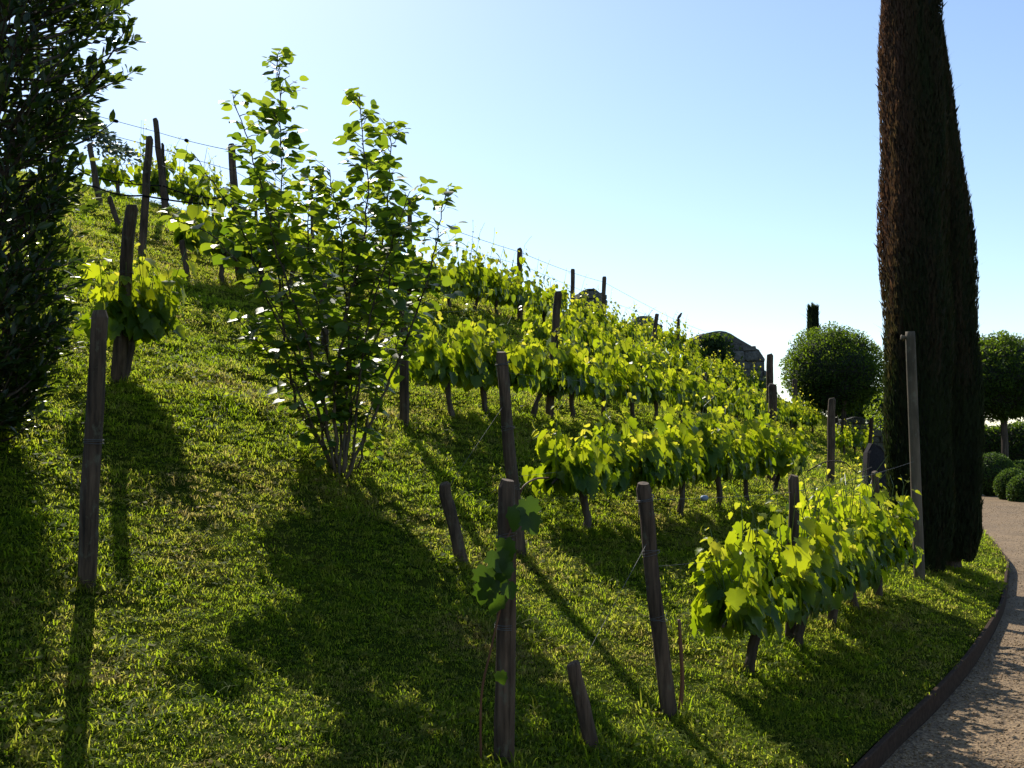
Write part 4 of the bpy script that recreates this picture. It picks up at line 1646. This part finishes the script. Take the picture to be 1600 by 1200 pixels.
# ------------------------------------------------------------------ ruined walls: every stone a block of its own
def stone_wall(name, label, cat, d, outline, ground_drop, course, blen, thick, seed, group=None, yaw=0.0, floor=None):
    """outline: top edge as seen, [(px, py)...] from one end to the other; stones are laid in courses below it"""
    rg = np.random.default_rng(seed)
    tops = np.array([at(x, y, d) for x, y in outline])
    x0, x1 = tops[0][0], tops[-1][0]
    yc = tops[:, 1].mean()
    zt = lambda x: np.interp(x, tops[:, 0], tops[:, 2])
    cx = (x0 + x1) / 2
    zb = gz(cx, yc) - ground_drop
    if floor is not None:
        zb = max(zb, floor)
    th = thing(name, label, cat, (cx, yc, zb), group)
    ca, sa = math.cos(yaw), math.sin(yaw)
    rot = np.array([[ca, -sa, 0], [sa, ca, 0], [0, 0, 1]])

    def place(p):      # along-wall x, across y, z
        return np.array([cx, yc, 0]) + rot @ np.array([p[0] - cx, p[1], 0]) + np.array([0, 0, p[2]])
    # mortar and rubble core, set back behind the faces
    k = 14
    xs = np.linspace(x0 + .04, x1 - .04, k)
    V, Fc = [], []
    for x in xs:
        for y_, z_ in ((-thick / 2 + .05, zb - .1), (-thick / 2 + .05, zt(x) - .07), (thick / 2 - .05, zt(x) - .07), (thick / 2 - .05, zb - .1)):
            V.append(place((x, y_, z_)))
    for i in range(k - 1):
        for j in range(4):
            Fc.append((i * 4 + j, i * 4 + (j + 1) % 4, (i + 1) * 4 + (j + 1) % 4, (i + 1) * 4 + j))
    Fc += [(0, 1, 2, 3)[::-1], tuple((k - 1) * 4 + j for j in range(4))]
    obj('mortar_core', poly_mesh('mortar_core', V, Fc), M['mortar'], th)
    meshes = []
    for q in range(8):
        mb = MB()
        mb.box((0, 0, 0), (1, 1, 1), None, .14, rg, .1)
        me = mb.mesh('stone')
        me.materials.append(M['stone'])
        meshes.append(me)
    z = zb
    r_ = 0
    while z < tops[:, 2].max():
        ch = course * (.8 + .4 * rg.random())
        x = x0 - blen * rg.random() * .5
        while x < x1:
            bl = blen * (.6 + .8 * rg.random())
            a, e = max(x, x0), min(x + bl, x1)
            x += bl
            if e - a < .08:
                continue
            mid = (a + e) / 2
            lim = min(zt(a + .02), zt(e - .02), zt(mid))
            hgt = min(ch, lim - z)
            if hgt < course * .25:
                continue
            for s_ in (-1, 1):
                o = bpy.data.objects.new('stone', meshes[rg.integers(0, 8)])
                C.objects.link(o)
                o.parent = th
                dep = thick * .5
                p = place((mid, s_ * (thick / 2 - dep / 2 + .09 * rg.random() - .03) + 0, z + hgt / 2))
                o.location = Vector(p) - th.location
                o.rotation_euler = (rg.normal(0, .04), rg.normal(0, .03), yaw + rg.normal(0, .05))
                o.scale = (e - a - .03, dep - .004, hgt - .026)
                o.color = (0, 0, 0, 1)
        z += ch
        r_ += 1
    return th, zb


stone_wall('ruined_wall', 'ruined grey stone wall with a sloping top on the skyline left of the round tree', 'stone wall', 36.5,
           [(1070, 532), (1092, 521), (1105, 517), (1122, 515), (1134, 518), (1150, 527), (1176, 540), (1190, 546), (1195, 562)], .1, .33, .55, .7, 1, 'ruined stone walls on the skyline', yaw=.25, floor=3.2)
stone_wall('ruined_wall', 'broken stone wall fragment behind the leaning skyline post', 'stone wall', 35,
           [(984, 503), (993, 493), (1004, 495), (1012, 492), (1020, 500), (1034, 509)], .1, .25, .34, .6, 2, 'ruined stone walls on the skyline', yaw=.2, floor=4.4)
stone_wall('ruined_wall', 'small stone wall fragment between the two short skyline posts', 'stone wall', 34,
           [(900, 460), (908, 452), (916, 453), (924, 448), (934, 455), (946, 462)], .1, .25, .34, .6, 3, 'ruined stone walls on the skyline', yaw=.2, floor=5.4)
stone_wall('garden_wall', 'low grey stone wall under the left round tree', 'stone wall', 41,
           [(1312, 655), (1330, 650), (1352, 652), (1374, 658), (1384, 664)], .1, .25, .42, .5, 4, floor=.3)

# peaked stone beside the cypress
def peaked_stone():
    rg = np.random.default_rng(8)
    d = 23.0
    prof = [(1353, 745), (1396, 745), (1396, 722), (1389, 711), (1381, 706), (1373, 697), (1364, 693), (1356, 708)]
    fr = np.array([at(x, y, d) for x, y in prof])
    zb = gz(fr[0][0], fr[0][1])
    fr[0][2] = fr[1][2] = zb - .05
    bk = fr + np.array([.06, .45, 0])
    n = len(prof)
    c = fr.mean(0)
    fi = c + (fr - c) * .93 - np.array([0, .03, 0])
    bi = bk.mean(0) + (bk - bk.mean(0)) * .93 + np.array([0, .03, 0])
    V = np.vstack([fi, fr, bk, bi]) + rg.normal(0, .02, (4 * n, 3))
    Fc = [tuple(range(n))]
    for r_ in range(3):
        Fc += [(r_ * n + j, (r_ + 1) * n + j, (r_ + 1) * n + (j + 1) % n, r_ * n + (j + 1) % n) for j in range(n)]
    Fc.append(tuple(range(3 * n, 4 * n))[::-1])
    o = obj('standing_stone', poly_mesh('standing_stone', V, Fc), M['slate'], None, (c[0], c[1], zb))
    tag(o, 'grey standing stone with a peaked top just left of the cypress', 'stone')


peaked_stone()

# ------------------------------------------------------------------ wires, hoses, canes
def on_post(key, f):
    b, t, r = POSTS[key]
    return b + (t - b) * f


def sagged(a, b, sag, n=10):
    t = np.linspace(0, 1, n)[:, None]
    return a + (b - a) * t - np.array([0, 0, 1]) * sag * 4 * t * (1 - t)


def wire(pts, label, r=.0012, name='trellis_wire', cat='wire', mat='wire', sag=.015, strainers=(), group='wires of the vineyard trellis', str_mat='wire'):
    pts = [np.asarray(p, float) for p in pts]
    full = np.vstack([sagged(pts[i], pts[i + 1], sag * np.linalg.norm(pts[i + 1] - pts[i]) / 3) for i in range(len(pts) - 1)])
    th = thing(name, label, cat, full[0], group)
    m = MB()
    m.tube(full, r, 5, True)
    obj('strand', m.mesh('strand'), M[mat], th)
    for s_, size in strainers:
        k = min(int(s_ * (len(full) - 1)), len(full) - 2)
        c = full[k]
        dr = full[k + 1] - full[k]
        dr /= np.linalg.norm(dr) + 1e-9
        m = MB()
        m.tube([c - dr * size, c - dr * size * .7, c, c + dr * size * .7, c + dr * size], np.array([.15, .5, .55, .5, .15]) * size, 8)
        obj('wire_strainer', m.mesh('wire_strainer', True), M[str_mat], th)
    return th


wire([on_post('P2', .93), on_post('P3', .90), on_post('P4', .48)], 'upper wire of the nearest vine row with a blue-grey strainer', r=.0014, strainers=((.16, .032),), str_mat='blue')
wire([on_post('P2', .64), on_post('P3', .55), on_post('P4', .30)], 'lower wire of the nearest vine row leaving the leaning post')
wire([on_post('P2', .76), on_post('S1', .85)], 'guy wire slanting from the leaning post to its anchor stub', sag=0)
wire([on_post('Q1', .90), on_post('Q2', .90), on_post('Q3', .8)], 'upper wire of the second vine row from the bare grey post')
wire([on_post('Q1', .38), on_post('Q2', .45), on_post('Q3', .4)], 'lower wire of the second vine row from the bare grey post')
wire([on_post('Q1', .75), on_post('S2', .9)], 'guy wire slanting from the bare grey post to the stub near the hazel', sag=0)
wire([on_post('C1', .9), on_post('C2', .9), on_post('C3', .85), on_post('C4', .8)], 'wire along the third vine row')
tp = [at(96, 165, 15.0), on_post('E1', .86), on_post('D1', .95), on_post('E6', .80), on_post('D4', .86), on_post('D3', .95), on_post('E8', .9), on_post('E10', .94), at(1190, 548, 36)]
wire(tp, 'topmost skyline wire with dark strainers along the crest', r=.0045, mat='hose', strainers=((.075, .05), (.185, .05), (.46, .05)), str_mat='hose')
tp = [at(96, 185, 15.1), on_post('D2', .93), on_post('D1', .80), on_post('E6', .66), on_post('D4', .70), on_post('D3', .78), on_post('E9', .9), at(1180, 555, 36)]
wire(tp, 'second skyline wire just under the topmost one', r=.0035, mat='hose')
tp = [at(96, 255, 15.1), on_post('E1', .52), on_post('D1', .62)]
wire(tp, 'thin third wire across the crest vines on the left', r=.003)
wire([at(96, 278, 14.0), at(150, 262 + 30, 13.6), on_post('D2', .50) + np.array([0, -.1, 0]), on_post('D1', .52) + np.array([0, -.1, 0])], 'black drip hose drooping below the crest wires, lower of two', r=.011, name='drip_hose', cat='hose', mat='hose', sag=.05, group='black drip hoses')
wire([at(120, 262, 14.6), on_post('E3', .45), on_post('E1', .30), on_post('D1', .60) + np.array([0, .1, 0])], 'black drip hose passing the leaning end post, upper of two', r=.011, name='drip_hose', cat='hose', mat='hose', sag=.06, group='black drip hoses')


def cane(px, d, r0, r1, label, mat='cane', foot=None):
    w = [at(x, y, d_) for (x, y), d_ in zip(px, d)]
    if foot is not None:
        w[0] = np.array([w[0][0], w[0][1], gz(w[0][0], w[0][1]) - .02])
    c = catm3(w, 8)
    m = MB()
    m.tube(c, np.linspace(r0, r1, len(c)), 7, True)
    o = obj('vine_cane', m.mesh('vine_cane', True), M[mat], None, c[0])
    tag(o, label, 'cane', 'bare vine canes')


p_, d_ = hit(1060, 1116)
cane([(1060, 1116), (1066, 1070), (1064, 1020), (1061, 968)], [d_] * 4, .0125, .009, 'reddish bare cane rising from the grass beside the leaning post', foot=1)
dq = (POSTS['Q1'][0] - EYE) @ FWD
cane([(812, 772), (820, 758), (838, 748), (858, 747)], [dq, dq + .05, dq + .3, dq + .8], .006, .008, 'arched reddish cane bridging the bare grey post and the first vine behind')
d3 = 15.4
cane([(1262, 736), (1290, 722), (1318, 722), (1340, 738), (1362, 730)], [d3, d3, d3 + .1, d3 + .3, d3 + .6], .011, .007, 'dark wavy cane strung over open grass below the round tree', mat='bark')

# leaves hanging on the split post: a weak old vine of its own
def post_vine():
    rg = np.random.default_rng(12)
    b, t, r = POSTS['P1']
    d = (b - EYE) @ FWD - .07
    th = thing('grapevine', 'weak young grapevine climbing the split post with a few limp leaves', 'grapevine', b, 'vines of the nearest row')
    m = MB()
    w = catm3([b + np.array([-.09, -.02, -.03]), at(752, 1090, d), at(768, 1010, d), at(785, 930, d), at(790, 850, d), at(815, 800, d + .1), at(828, 785, d + .15)], 6)
    m.tube(w, np.linspace(.006, .0025, len(w)), 6, True)
    obj('stem', m.mesh('stem', True), M['cane'], th)
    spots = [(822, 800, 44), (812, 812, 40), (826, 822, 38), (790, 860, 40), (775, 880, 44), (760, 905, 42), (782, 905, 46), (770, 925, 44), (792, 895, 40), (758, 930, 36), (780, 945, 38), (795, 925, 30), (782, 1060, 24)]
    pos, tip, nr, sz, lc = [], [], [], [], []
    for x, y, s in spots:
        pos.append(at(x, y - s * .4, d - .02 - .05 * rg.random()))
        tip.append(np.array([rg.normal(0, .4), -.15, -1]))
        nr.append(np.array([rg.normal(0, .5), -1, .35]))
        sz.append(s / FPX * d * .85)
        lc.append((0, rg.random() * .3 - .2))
    add_leaves(th, 'vine', 'vine_dull', np.array(pos), frames(np.array(tip), np.array(nr)), np.array(sz), np.array(lc), 99)


post_vine()


# ------------------------------------------------------------------ bird on the thin skyline post
def bird():
    b, t, r = POSTS['E10']
    rg = np.random.default_rng(4)
    s = 1.35
    m = MB()
    ax = np.array([.55, 0, .83])
    pts = [t + np.array([0, 0, .03]) + ax * s * q for q in (-.045, -.02, .02, .06, .095, .115, .135, .15)]
    m.tube(pts, np.array([.008, .026, .036, .036, .026, .025, .022, .006]) * s, 10)
    o = obj('bird', m.mesh('bird', True), M['bird'], None, t)
    tag(o, 'small dark bird perched on the thin skyline post', 'bird')
    for nm, pp, rr in (('tail', [pts[0] + ax * .02, pts[0] - ax * .05 * s, pts[0] - ax * .09 * s], [.012, .014, .01]),
                       ('beak', [pts[-2], pts[-1] + np.array([.03, 0, -.002])], [.008, .001]),
                       ('leg', [pts[1] + np.array([0, .01, 0]), t + np.array([0, .01, -.005])], [.003, .003]),
                       ('leg', [pts[1] - np.array([0, .01, 0]), t - np.array([0, .01, .005])], [.003, .003])):
        m = MB()
        m.tube(pp, np.array(rr), 6)
        me = m.mesh(nm, True)
        obj(nm, me, M['bird'], o)


bird()


# ivy on the ruin
def ivy():
    rg = np.random.default_rng(44)
    n = 900
    ctr = at(1124, 545, 36.0)
    th = thing('ivy', 'dark ivy clump clinging to the ruined wall face', 'ivy', ctr)
    px = 1122 + rg.normal(0, 11, n)
    py = 546 + rg.normal(0, 15, n) + .35 * (px - 1122)
    keep = py > 519
    px, py = px[keep], py[keep]
    n = len(px)
    pos = np.array([at(a, b, 35.9 - .22 * rg.random()) for a, b in zip(px, py)])
    tip = np.stack([rg.normal(0, .5, n), np.full(n, -.3), -.7 + rg.normal(0, .4, n)], 1)
    nr = np.stack([rg.normal(0, .5, n), np.full(n, -1.), .6 + rg.normal(0, .3, n)], 1)
    V, T, c = leaves_merged('small', pos, frames(tip, nr), .14 * (.6 + .6 * rg.random(n)), np.stack([np.zeros(n), rg.random(n)], 1))
    o = obj('foliage', fast_mesh('foliage', V, T, c), M['topiary'], th)
    o['kind'] = 'stuff'
    m = MB()
    for k in range(5):
        a = at(1112 + 6 * k, 596, 36.0)
        m.tube([a, at(1114 + 5 * k, 565, 35.98), at(1110 + 7 * k, 530, 35.98)], [.02, .015, .006], 5, False)
    obj('stem', m.mesh('stem'), M['bark'], th)


ivy()

build_grass()
